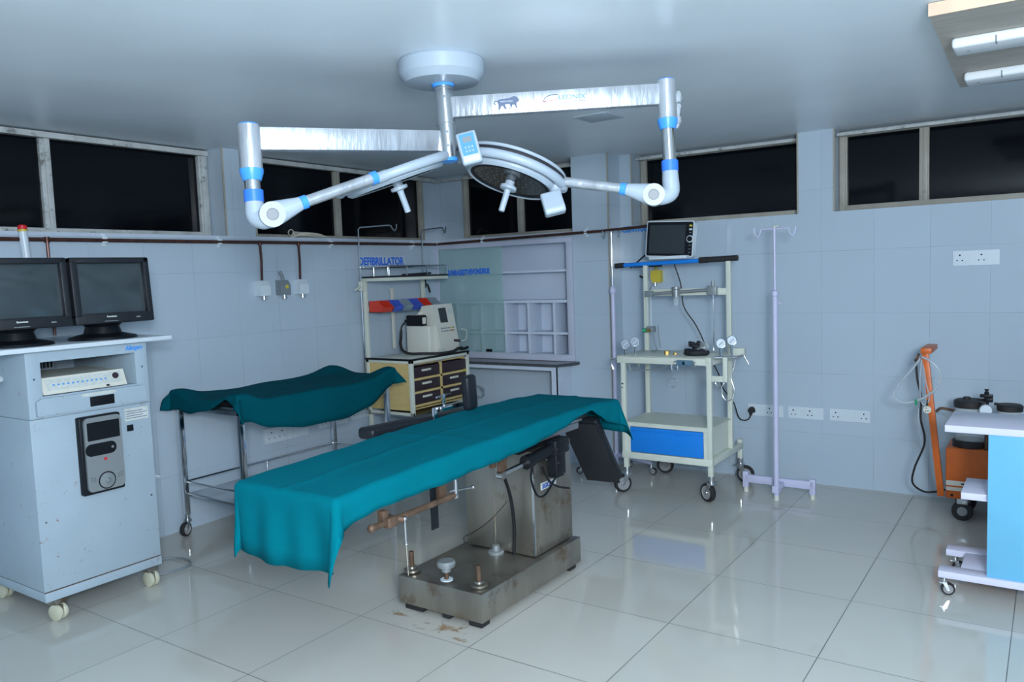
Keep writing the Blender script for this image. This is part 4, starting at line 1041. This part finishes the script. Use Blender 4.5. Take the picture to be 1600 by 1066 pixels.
for (x, y, ro) in ((ax0+.02, ay0+.02, 4.0), (ax1-.015, ay0+.02, 2.6), (ax0+.015, -.175, .2), (ax1-.015, -.175, .1)):
    MB().box(x-.015, x+.015, y-.015, y+.015, .16, .24, .002).build('leg_stub', 'cream', A)
    caster(A, x, y, .17, .060, .034, ro)
# shelf
g = MB().box(ax0-.025, ax1, ay0-.002, ay1+.03, .915, .921, .001).box(ax0-.025, ax1, ay0-.002, ay0+.02, .873, .92, .002).box(ax0-.025, ax0-.005, ay0, ay1+.03, .873, .92, .002).box(ax1-.02, ax1, ay0, ay1+.03, .873, .92, .002).box(ax0, ax1, ay1+.01, ay1+.03, .873, .92, .002)
g.box(ax1-.034, ax1+.002, ay0-.005, ay0+.03, .868, .926, .002)
g.build('work_shelf', 'cream', A)
g = MB().box(ax1, ax1+.105, -.44, -.40, .905, .955, .002).build('side_bracket', 'cream', A)
g = MB().box(ax1, ax1+.0755, ay0+.001, ay0+.023, .776, .811, .001).box(ax1+.076, ax1+.102, ay0, ay0+.024, .775, .93, .002); g.build('side_bracket', 'cream', A)
# drawer cabinet
MB().box(ax0+.031, ax1-.031, ay0+.018, ay1+.03, .278, .474).box(ax0+.03, ax0+.06, ay0+.004, ay0+.017, .278, .451).box(ax1-.055, ax1-.03, ay0+.004, ay0+.017, .278, .451).box(ax0+.03, ax1-.03, ay0+.004, ay0+.017, .452, .474).box(ax0+.005, ax1-.005, ay0+.006, ay1+.029, .4745, .479).build('drawer_case', 'cream', A)
dr = MB().box(ax0+.062, ax1-.057, ay0-.002, ay0+.016, .283, .449, .002).build('drawer', 'drawblue', A)
MB().box(ax0+.062, ax1-.057, ay0-.007, ay0-.001, .425, .449, .002).build('drawer_lip', 'drawblue', dr)
MB().box(ax0+.004, ax0+.012, ay0-.001, ay0, .73, .738).box(ax0+.004, ax0+.012, ay0-.001, ay0, .705, .713).box(ax0+.010, ax0+.018, ay0-.001, ay0, .73, .738).build('bolt_hole', 'black', A)
# handle bar on top of rear posts
MB().cyl((1.79, -.37, 1.518), (2.50, -.37, 1.532), .0145, seg=18).build('handle_bar', 'drawblue', A)
MB().cyl((1.775, -.37, 1.516), (1.845, -.37, 1.519), .0185, seg=18).build('handle_grip', 'rubber', A)
MB().cyl((2.40, -.37, 1.532), (2.66, -.37, 1.538), .019, seg=18).cyl((2.40, -.37, 1.532), (2.46, -.37, 1.533), .0205, seg=18).build('handle_grip', 'rubber', A)
MB().box(1.90, 2.12, -.345, -.34, 1.50, 1.512).build('wire_clip', 'black', A)
# crossbar and flowmeters
MB().box(ax0+.02, ax1-.02, ay1+.004, ay1+.012, 1.30, 1.345, .001).build('crossbar', 'cream', A)
fm = MB().cyl((2.07, -.405, 1.315), (2.49, -.405, 1.335), .011).lathe([(0, 0), (.026, 0), (.026, .05), (.030, .054), (.030, .07), (0, .07)], (2.245, -.405, 1.29), (0, 0, 1), 24)
fm.box(2.47, 2.53, -.43, -.385, 1.30, 1.36, .004).cyl((2.505, -.41, 1.36), (2.505, -.41, 1.395), .011)
fm = fm.build('manifold', 'silver', A)
MB().lathe([(0, 0), (.017, 0), (.017, .055), (0, .055)], (2.245, -.405, 1.235), (0, 0, 1), 20).build('sight_glass', 'glassC', fm)
MB().tube([(2.505, -.41, 1.30), (2.508, -.41, 1.1), (2.504, -.41, .93)], .004, 8).cyl((2.505, -.41, 1.30), (2.505, -.41, 1.27), .009).build('riser_rod', 'chrome', fm)
MB().box(2.02, 2.075, -.425, -.39, 1.295, 1.335, .003).build('flowmeter_block', 'greyp', A)
fl = MB().box(2.03, 2.085, -.43, -.385, 1.05, 1.09, .004).build('flowmeter_block', 'greyp', A)
for x in (2.035, 2.06): MB().cyl((x, -.41, 1.09), (x, -.41, 1.295), .0065, seg=12).build('flow_tube', 'glassC', fl)
MB().cyl((2.055, -.43, 1.065), (2.055, -.455, 1.065), .012).build('flow_knob', 'brass', fl)
MB().cyl((2.03, -.43, 1.065), (2.005, -.44, 1.062), .014).build('flow_knob', 'green', fl)
MB().tube([(2.075, -.41, 1.05), (2.08, -.41, .98), (2.10, -.415, .93), (2.08, -.45, .925)], .004, 8, 5).tube([(2.10, -.39, 1.10), (2.105, -.39, 1.02), (2.12, -.40, .94)], .004, 8, 5).tube([(2.06, -.40, 1.50), (2.05, -.40, 1.43), (2.065, -.40, 1.38), (2.05, -.4, 1.34)], .006, 8, 5).build('gas_tube', 'greyp', fl)
# gauges
def gauge(x, y, z, mt, foot):
    f_ = V((.45, -.9, .05)).normalized()
    q = MB().lathe([(0, 0), (.029, 0), (.031, .004), (.031, .020), (.028, .022), (.028, .018), (0, .018)], V((x, y, z))-f_*.01, f_, 28).cyl((x, y, foot), (x, y, z-.028), .008, seg=12).build('pressure_gauge', 'chrome', A)
    MB().cyl(V((x, y, z))+f_*.0085, V((x, y, z))+f_*.0095, .0265, seg=28).build('gauge_face', mt, q)
    s_ = V((0, 0, 1)).cross(f_).normalized()
    MB().obox(V((x, y, z))+f_*.0105, (.003, .034, .0015), Matrix((f_.cross((s_+V((0, 0, 1))).normalized()), (s_+V((0, 0, 1))).normalized(), f_)).transposed()).build('needle', 'black' if mt == 'whitep' else 'whitep', q)
M_['gaugeblue'] = mat('gauge_dial_blue', (.10, .19, .28), .3)
gauge(2.018, -.735, .995, 'gaugeblue', .92); gauge(2.072, -.70, 1.008, 'gaugeblue', .92)
gauge(2.665, -.725, 1.012, 'whitep', .93); gauge(2.712, -.66, 1.025, 'whitep', .93)
# fittings under and beside the shelf
g = MB().cyl((2.02, -.70, .873), (2.02, -.70, .845), .022, .014).cyl((2.085, -.68, .873), (2.085, -.68, .845), .018, .012).tube([(2.03, -.70, .85), (2.035, -.70, .825), (2.06, -.70, .815), (2.2, -.70, .83), (2.29, -.70, .85), (2.30, -.70, .873)], .004, 8, 4)
g.build('hose_fitting', 'silver', A)
vb = MB().box(2.395, 2.50, -.785, -.76, .872, .905, .003).build('valve_block', 'gaugeblue', A)
build_each(MB().cyl((2.40, -.79, .888), (2.385, -.795, .888), .014).cyl((2.51, -.79, .885), (2.525, -.79, .885), .015).cyl((2.45, -.785, .89), (2.45, -.80, .89), .010), 'valve_knob', 'chrome', vb)
for x in (2.345, 2.385):
    MB().cyl((x, -.745, .873), (x, -.745, .84), .011, .013).cyl((x, -.745, .852), (x, -.745, .846), .015).build('quick_coupling', 'chrome', A)
def loop_hook(x, y, z, nm='hose_loop'):
    return MB().tube([(x, y, z), (x+.003, y, z-.03), (x, y, z-.055), (x-.022, y, z-.062), (x-.030, y, z-.075), (x-.015, y, z-.105), (x, y, z-.112), (x+.015, y, z-.105), (x+.030, y, z-.078), (x+.022, y, z-.062), (x+.004, y, z-.055)], .0028, 8, 4).build(nm, 'chrome', A)
loop_hook(2.352, -.745, .838); loop_hook(2.545, -.42, .80)
MB().cyl((2.62, -.73, .922), (2.76, -.69, .925), .010).cyl((2.74, -.70, .925), (2.80, -.70, .94), .006).cyl((2.80, -.70, .94), (2.83, -.70, .885), .006).obox((2.70, -.70, .927), (.11, .05, .006), None, .001).ball((2.74, -.70, .925), .012).build('yoke_clamp', 'chrome', A)
MB().cyl((1.965, -.755, .895), (1.925, -.765, .898), .008).tube([(1.93, -.765, .895), (1.93, -.765, .86), (1.94, -.765, .83)], .004, 6).build('yoke_clamp', 'chrome', A)
MB().tube([(2.745, -.69, .91), (2.735, -.69, .86), (2.715, -.69, .80), (2.735, -.69, .72), (2.72, -.69, .665), (2.69, -.69, .65), (2.66, -.69, .68), (2.655, -.69, .735)], .0035, 8, 5).build('hose_loop', 'steelc', A)
# black breathing valve lying on the shelf
Bv = thing('breathing_circuit', 'black breathing valve and clear hood piled on the anaesthesia cart shelf', 'breathing circuit', (2.45, -.6, .921))
g = MB().lathe([(0, 0), (.075, 0), (.085, .015), (.078, .030), (.03, .034), (.03, .05), (.05, .055), (.052, .07), (.03, .078), (0, .08)], (2.46, -.60, .921), (0, 0, 1), 12)
for k in range(9): a = k*.7; g.ball((2.46+.06*math.cos(a), -.60+.05*math.sin(a), .945+.004*(k % 3)), .02, (1.2, .9, .6), 8)
for k in range(6): a = k*1.05+.3; g.ball((2.455+.035*math.cos(a), -.60+.03*math.sin(a), .995+.006*(k % 2)), .014, (1.1, .9, .8), 8)
g.build('valve', 'blackm', Bv)
MB().ball((2.50, -.60, .975), .045, (1, .8, .8), 14).build('hood', 'glassC', Bv)
N_ = MB().cyl((2.27, -.62, .921), (2.27, -.62, .948), .016, seg=6).cyl((2.31, -.60, .921), (2.31, -.60, .932), .012, seg=6)
tag(rooted(MB().cyl((2.262, -.62, .921), (2.262, -.62, .945), .017, seg=6), 'brass_nut', 'brass', (2.262, -.62, .921)), 'larger brass nut lying on the cart shelf', 'nut')
tag(rooted(MB().cyl((2.312, -.60, .921), (2.312, -.60, .932), .013, seg=6), 'brass_nut', 'brass', (2.312, -.60, .921)), 'smaller flat brass nut beside the taller one on the cart shelf', 'nut')
# patient monitor on the handle
Mo = thing('patient_monitor', 'flat patient monitor with white rim standing on the blue handle of the cart', 'monitor', (2.19, -.37, 1.55))
Ry = Matrix.Rotation(math.radians(3), 3, 'Y')@Matrix.Rotation(math.radians(-4), 3, 'X')
mc = V((2.186, -.36, 1.686)); mu, mv_ = Ry@V((1, 0, 0)), Ry@V((0, 0, 1)); mn = mu.cross(mv_)
def mpt(a, b_, d=0): return mc+mu*a+mv_*b_+mn*d
wM, hM = .345, .245
MB().prism(rrect(-wM/2, wM/2, -hM/2, hM/2, .014), mpt(0, 0, -.05), mu, mv_, .05).build('case', 'whitep', Mo)
MB().prism(rrect(-wM/2+.006, wM/2-.008, -hM/2+.007, hM/2-.007, .010), mpt(0, 0, 0), mu, mv_, .002).build('front_panel', 'black', Mo)
MB().prism(rrect(-wM/2+.025, wM/2-.060, -hM/2+.022, hM/2-.028, .002), mpt(0, 0, .002), mu, mv_, .001).build('screen', 'lcd', Mo)
MB().lathe([(.024, 0), (.024, .003), (0, .003)], mpt(wM/2-.026, .0, .001), mn, 24).build('knob_ring', 'whitep', Mo)
MB().cyl(mpt(wM/2-.026, .0, .003), mpt(wM/2-.026, 0, .012), .0175, seg=24).build('knob', 'black', Mo)
MB().prism(rrect(wM/2-.034, wM/2-.014, .083, .095, .003), mpt(0, 0, .002), mu, mv_, .002).build('alarm_key', 'yellow', Mo)
MB().prism(rrect(wM/2-.034, wM/2-.014, .058, .070, .003), mpt(0, 0, .002), mu, mv_, .002).build('soft_key', 'whitep', Mo)
g = MB()
for z in (.040, -.045, -.07, -.092): g.prism(rrect(wM/2-.032, wM/2-.018, z, z+.004, .001), mpt(0, 0, .002), mu, mv_, .0015)
g.build('small_keys', 'silver', Mo)
MB().box(2.06, 2.33, -.43, -.33, 1.549, 1.57, .004).build('stand', 'whitep', Mo)
# yellow sensor
Ye = thing('vacuum_unit', 'yellow wall outlet unit behind the cart, below the monitor', 'gas outlet', (2.08, 0, 1.45))
MB().prism(rrect(1.893, 1.975, 1.385, 1.475, .006), (0, 0, 0), (1, 0, 0), (0, 0, 1), .045).cyl((1.93, -.02, 1.475), (1.93, -.02, 1.51), .008).build('housing', 'yellow', Ye)
MB().cyl((1.925, -.03, 1.385), (1.925, -.03, 1.362), .014).build('socket', 'steelc', Ye)
# black mains cable
MB_ = MB().tube([(2.20, -.345, 1.54), (2.215, -.33, 1.48), (2.245, -.32, 1.37), (2.26, -.31, 1.22), (2.34, -.31, 1.10), (2.40, -.31, .98), (2.45, -.31, .86), (2.50, -.31, .76), (2.52, -.28, .66), (2.56, -.2, .56), (2.545, -.05, .43), (2.575, -.035, .405), (2.61, -.035, .415), (2.628, -.035, .445)], .0045, 8, 6)
cb_ = tag(rooted(MB_, 'mains_cable', 'rubber', (2.45, -.3, .8)), 'black mains cable running down behind the anaesthesia cart to the wall socket', 'cable')
pg = thing('mains_plug', 'black three-pin plug in the leftmost low socket plate', 'plug', (2.628, -.012, .475))
MB().cyl((2.628, -.0125, .478), (2.628, -.045, .478), .024, .018, 18).box(2.618, 2.638, -.045, -.03, .445, .47, .004).build('plug_body', 'rubber', pg)
tag(rooted(MB().tube([(1.86, -.30, 1.50), (1.92, -.15, 1.60), (2.00, -.10, 1.70)], .006, 8, 6), 'rear_lead', 'rubber', (1.9, -.2, 1.6)), 'short black lead rising behind the patient monitor', 'cable')
tag(rooted(MB().tube([(1.80, -.02, 1.435), (1.83, -.03, 1.425), (1.86, -.03, 1.435)], .007, 8, 6).ball((1.87, -.03, 1.436), .022, (1, .8, .9)), 'wall_hose', 'blackm', (1.8, -.02, 1.43)), 'short black hose end on the wall left of the yellow outlet unit', 'hose')

# ------------------------------------------------------------------ drip stands
def hooks(x, y, z, parent, span, ang, r=.0045):
    c, s = math.cos(ang), math.sin(ang)
    for q in (-1, 1):
        P = lambda a, h_: (x+q*a*c, y+q*a*s, z+h_)
        MB().tube([P(0, 0), P(span*.6, .002), P(span*.68, -.006), P(span*.74, -.03), P(span*.84, -.045), P(span*.94, -.032), P(span, -.008), P(span, .01)], r, 8, 4).build('bag_hook', 'chrome' if r > .0048 else 'lilac', parent)
S1 = thing('drip_stand', 'lilac enamel drip stand on feet, in front of the right wall beside the anaesthesia cart', 'drip stand', (2.934, -.5, 0), 'drip stands')
x, y = 2.934, -.5
MB().cyl((x, y, .03), (x, y, 1.31), .0165, seg=18).build('lower_pole', 'lilac', S1)
MB().cyl((x, y, 1.30), (x, y, 1.715), .009, seg=14).build('upper_pole', 'lilac', S1)
hc = MB().lathe([(.017, 0), (.021, .004), (.021, .032), (.012, .038), (0, .038)], (x, y, 1.29), (0, 0, 1), 20).build('height_clamp', 'lilac', S1)
MB().cyl((x+.016, y, 1.25), (x+.045, y, 1.245), .006).build('clamp_screw', 'lilac', S1)
hooks(x, y, 1.705, S1, .125, 0, .0045)
MB().ball((x, y, 1.718), .012).obox((x+.012, y, 1.722), (.03, .012, .012), None, .004).build('tape_wrap', 'paper', S1)
g = MB().box(x-.235, x+.20, y+.115-.015, y+.115+.015, .065, .115, .003).box(x-.02, x+.02, y-.03, y+.125, .05, .095, .003).box(x-.25, x-.215, y+.10, y+.135, .03, .135, .004).box(x+.175, x+.21, y+.10, y+.135, .03, .13, .004)
g.build('foot_frame', 'lilac', S1)
for (a, b_) in ((x-.232, y+.117), (x+.192, y+.117), (x, y)): MB().cyl((a, b_, 0), (a, b_, .032), .016, seg=14).build('rubber_tip', 'ivory', S1)
S2 = thing('drip_stand', 'lilac and chrome drip stand on casters, standing left of the anaesthesia cart by the column', 'drip stand', (1.700, -.27, 0), 'drip stands')
x, y = 1.700, -.275
MB().cyl((x, y, .10), (x, y, 1.35), .0155, seg=18).build('lower_pole', 'lilac', S2)
MB().cyl((x, y, 1.34), (x, y, 1.765), .0065, seg=14).build('upper_pole', 'chrome', S2)
MB().lathe([(.017, 0), (.024, .01), (.026, .03), (.020, .045), (.010, .06), (0, .06)], (x, y, 1.315), (0, 0, 1), 10).build('height_clamp', 'lilac', S2)
hooks(x, y, 1.765, S2, .075, -.12, .005)
g = MB()
for a in (.05, 1.35, 3.05, 3.9, 5.15): g.tube([(x, y, .12), (x+.13*math.cos(a), y+.13*math.sin(a), .105), (x+.27*math.cos(a)*(.55 if math.sin(a) > .5 else 1), y+.27*math.sin(a)*(.5 if math.sin(a) > .5 else 1), .085)], .014, 8)
g.build('star_base', 'lilac', S2)
for a in (.05, 1.35, 3.05, 3.9, 5.15): caster(S2, x+.27*math.cos(a)*(.55 if math.sin(a) > .5 else 1), y+.27*math.sin(a)*(.5 if math.sin(a) > .5 else 1), .085, .026, .02, a)

# ------------------------------------------------------------------ suction machine
O_ = thing('suction_machine', 'orange suction machine with glass jars and tall push handle by the right wall', 'suction machine', (4.05, -.4, 0))
MB().box(3.872, 4.22, -.46, -.17, .128, .418, .006, 3).build('housing', 'orange', O_)
MB().box(3.875, 4.215, -.464, -.460, .175, .195).box(3.875, 4.215, -.464, -.46, .205, .232).build('pale_stripe', 'ivory', O_)
MB().box(3.95, 3.985, -.4655, -.464, .214, .222).build('stripe_print', 'black', O_)
MB().obox((3.905, -.462, .148), (.012, .004, .012), None).build('corner_hole', 'black', O_)
# push handle: flat post leaning slightly, with crossbar
hp = MB(); a0 = V((3.852, -.475, .14)); a1 = V((3.765, -.475, .965)); 
hp.tube([a0, a1], .001, 4)
hp = MB().obox((a0+a1)/2, (.034, .022, (a1-a0).length), Matrix.Rotation(-math.atan2(a0.x-a1.x, a1.z-a0.z), 3, 'Y'), .002).box(3.745, 3.80, -.50, -.22, .955, .985, .003).cyl((3.73, -.47, .92), (3.78, -.47, .92), .008)
hp.cyl((3.775, -.47, .66), (3.805, -.47, .655), .006).build('push_handle', 'orange', O_)
MB().cyl((3.718, -.46, .93), (3.728, -.46, .925), .026, seg=16).build('cord_peg', 'rust', O_)
for x in (3.99, 4.15):
    pass
def jar(x, y):
    j = MB().lathe([(.090, .0), (.090, .035), (.080, .04), (0, .04)], (x, y, .418), (0, 0, 1), 32).lathe([(0, 0), (.09, 0)], (x, y, .418), (0, 0, 1), 32).build('jar_seat', 'rubber', O_)
    MB().lathe([(.080, .03), (.080, .235), (.077, .235), (.077, .03)], (x, y, .418), (0, 0, 1), 32).build('jar_glass', 'glassC', j)
    k = MB().lathe([(0, .225), (.084, .225), (.086, .235), (.086, .258), (.078, .266), (.04, .270), (0, .270)], (x, y, .418), (0, 0, 1), 32).cyl((x+.03, y-.01, .685), (x+.075, y-.02, .692), .008).lathe([(0, .27), (.022, .27), (.018, .282), (0, .284)], (x-.02, y, .418), (0, 0, 1), 14).build('jar_lid', 'rubber', j)
jar(3.985, -.36)
J2 = MB().lathe([(0, .0), (.062, 0), (.064, .028), (.055, .036), (0, .04)], (4.175, -.40, .64), (0, 0, 1), 28).cyl((4.10, -.40, .675), (4.16, -.40, .668), .008).build('jar_lid', 'rubber', O_)
MB().lathe([(.058, .0), (.058, .22), (.055, .22), (.055, 0)], (4.175, -.40, .42), (0, 0, 1), 28).build('jar_glass', 'glassC', O_)
MB().cyl((4.07, -.44, .41), (4.07, -.44, .64), .011).build('valve_post', 'rust', O_)
g = MB().cyl((4.066, -.44, .63), (4.066, -.44, .745), .012, seg=10).obox((4.066, -.44, .722), (.062, .028, .018), None, .003).obox((4.05, -.44, .676), (.035, .025, .024), None, .003).obox((4.08, -.44, .70), (.035, .025, .024), None, .003).cyl((4.066, -.44, .745), (4.066, -.44, .752), .006).cyl((4.066, -.44, .752), (4.066, -.44, .760), .010)
g.build('vacuum_valve', 'black', O_)
f_ = V((.25, -1, .1)).normalized()
q = MB().lathe([(0, 0), (.032, 0), (.034, .01), (.034, .022), (.030, .022), (.030, .018), (0, .018)], V((4.062, -.46, .645)), f_, 28).build('vacuum_gauge', 'greyp', O_)
MB().cyl(V((4.062, -.46, .645))+f_*.018, V((4.062, -.46, .645))+f_*.019, .029, seg=24).build('gauge_face', 'whitep', q)
for (x, y) in ((3.955, -.425), (3.955, -.21), (4.16, -.425)): 
    fk = MB().box(x-.028, x+.028, y-.02, y+.02, .095, .13, .003).build('caster_bracket', 'steelc', O_)
    MB().lathe([(0, 0), (.02, 0), (.05, .002), (.055, .008), (.055, .03), (.05, .036), (0, .036)], (x, y-.018, .055), (0, 1, 0), 26).build('wheel', 'rubber', fk)
    MB().cyl((x, y-.021, .055), (x, y-.017, .055), .026).build('hub', 'wheelg', fk)
MB().tube([(3.82, -.45, .62), (3.845, -.45, .64), (3.88, -.44, .635), (3.91, -.42, .625)], .008, 8, 5).build('elbow_tube', 'rust', O_)
# tubing and cable on the handle
MB().tube([(3.745, -.49, .93), (3.70, -.49, .86), (3.625, -.48, .76), (3.605, -.48, .70), (3.66, -.48, .665), (3.76, -.49, .70), (3.83, -.50, .77), (3.845, -.50, .85), (3.80, -.50, .91), (3.75, -.49, .935)], .0065, 8, 6).build('suction_tube', 'tube', O_)
MB().tube([(3.755, -.48, .92), (3.77, -.485, .80), (3.79, -.485, .70), (3.765, -.485, .66), (3.745, -.485, .70), (3.742, -.485, .82), (3.75, -.48, .92)], .005, 8, 5).tube([(3.735, -.49, .64), (3.74, -.49, .52), (3.755, -.49, .44)], .0035, 6, 4).build('suction_tube', 'tube', O_)
MB().tube([(3.745, -.47, .93), (3.722, -.475, .90), (3.728, -.48, .80), (3.748, -.48, .70), (3.745, -.475, .58), (3.765, -.46, .44), (3.71, -.42, .28), (3.69, -.36, .17), (3.74, -.32, .115), (3.80, -.32, .118), (3.875, -.34, .15)], .0058, 8, 7).build('mains_cable', 'rubber', O_)
MB().tube([(3.75, -.475, .93), (3.775, -.475, .88), (3.785, -.48, .80), (3.782, -.48, .70), (3.778, -.49, .655)], .0055, 8, 5).build('mains_cable', 'rubber', O_)
pq = MB().cyl((3.778, -.478, .638), (3.782, -.505, .636), .021, seg=18).build('plug', 'ivory', O_)
MB().cyl((3.776, -.505, .645), (3.776, -.507, .645), .003).cyl((3.786, -.505, .630), (3.786, -.508, .630), .003).cyl((3.774, -.505, .628), (3.774, -.508, .628), .003).build('plug_pin', 'black', pq)
MB().cyl((3.722, -.49, .69), (3.724, -.49, .655), .007).build('tube_connector', 'green', O_)

# ------------------------------------------------------------------ blue-panelled trolley at right edge
Bt = thing('laminate_trolley', 'white laminate trolley with a sky blue front panel at the right edge', 'trolley', (4.5, -1.45, 0))
M_['lilw2'] = mat('white_laminate', (.66, .67, .82), .22, var=.02)
MB().box(3.985, 5.05, -1.645, -1.265, .738, .768, .002).build('table_top', 'lilw2', Bt)
MB().box(4.148, 5.0, -1.640, -1.622, .120, .738, .001).build('front_panel', 'panelblue', Bt)
MB().box(4.148, 5.0, -1.622, -1.28, .120, .738, .001).build('carcass', 'lilw2', Bt)
g = MB().box(3.965, 5.05, -1.655, -1.57, .090, .120, .002).build('base_runner', 'lilw2', Bt)
g = MB().box(3.965, 5.05, -1.345, -1.26, .090, .120, .002).build('base_runner', 'lilw2', Bt)
g = MB().box(4.045, 4.95, -1.57, -1.345, .092, .118, .002).build('base_board', 'lilw2', Bt)
MB().box(4.045, 4.16, -1.60, -1.32, .437, .467, .002).build('side_shelf', 'lilw2', Bt)
for (x, y, ro) in ((3.985, -1.61, .2), (4.00, -1.30, .3), (4.85, -1.61, 0), (4.85, -1.30, 0)): caster(Bt, x, y, .092, .028, .022, ro)
hs_ = [(4.135, -1.22, .02), (4.13, -1.22, .10), (4.14, -1.22, .20), (4.17, -1.22, .28), (4.24, -1.22, .33)]
tag(rooted(MB().tube([(4.15, -.90, .012), (4.148, -.90, .06), (4.155, -.90, .15), (4.18, -.90, .24), (4.25, -.90, .30)], lambda t_: .020+.003*math.sin(t_*150), 12, 16).cyl((4.15, -.90, .0), (4.15, -.90, .03), .024), 'corrugated_hose', 'hose', (4.15, -.9, 0)), 'pale corrugated hose standing on the floor behind the blue-panelled trolley', 'hose')
# glass stub hanging below the sheet end is the table's side plate; stains on the floor by the base
M_['stain'] = mat('rust_stain', (.42, .24, .08), .5, alpha=.5)
def stain(c, rx, ry, label):
    mb = MB(); vs = []
    for k in range(26):
        a = 2*PI*k/26; q = .7+.3*math.sin(3*a+c[0]*7)+.15*math.sin(7*a)
        vs.append(mb.bm.verts.new((c[0]+rx*q*math.cos(a), c[1]+ry*q*math.sin(a), .0012)))
    mb.bm.faces.new(vs)
    tag(rooted(mb, 'rust_stain', 'stain', (c[0], c[1], 0)), label, 'stain')
_nt = M_['stain'].node_tree; _N = _nt.nodes; _L = _nt.links
_g = _N.new('ShaderNodeNewGeometry'); _n = _N.new('ShaderNodeTexNoise'); _n.inputs['Scale'].default_value = 13; _n.inputs['Detail'].default_value = 9
_r = _N.new('ShaderNodeMapRange'); _r.inputs[1].default_value = .46; _r.inputs[2].default_value = .66; _r.inputs[4].default_value = .8
_L.new(_g.outputs['Position'], _n.inputs['Vector']); _L.new(_n.outputs['Fac'], _r.inputs[0]); _L.new(_r.outputs[0], _N['Principled BSDF'].inputs['Alpha'])
stain((2.27, -3.0), .17, .085, 'orange-brown rust stain on the floor at the near corner of the steel base')
stain((1.98, -2.985), .07, .035, 'small brown rust mark on the floor at the left corner of the steel base')
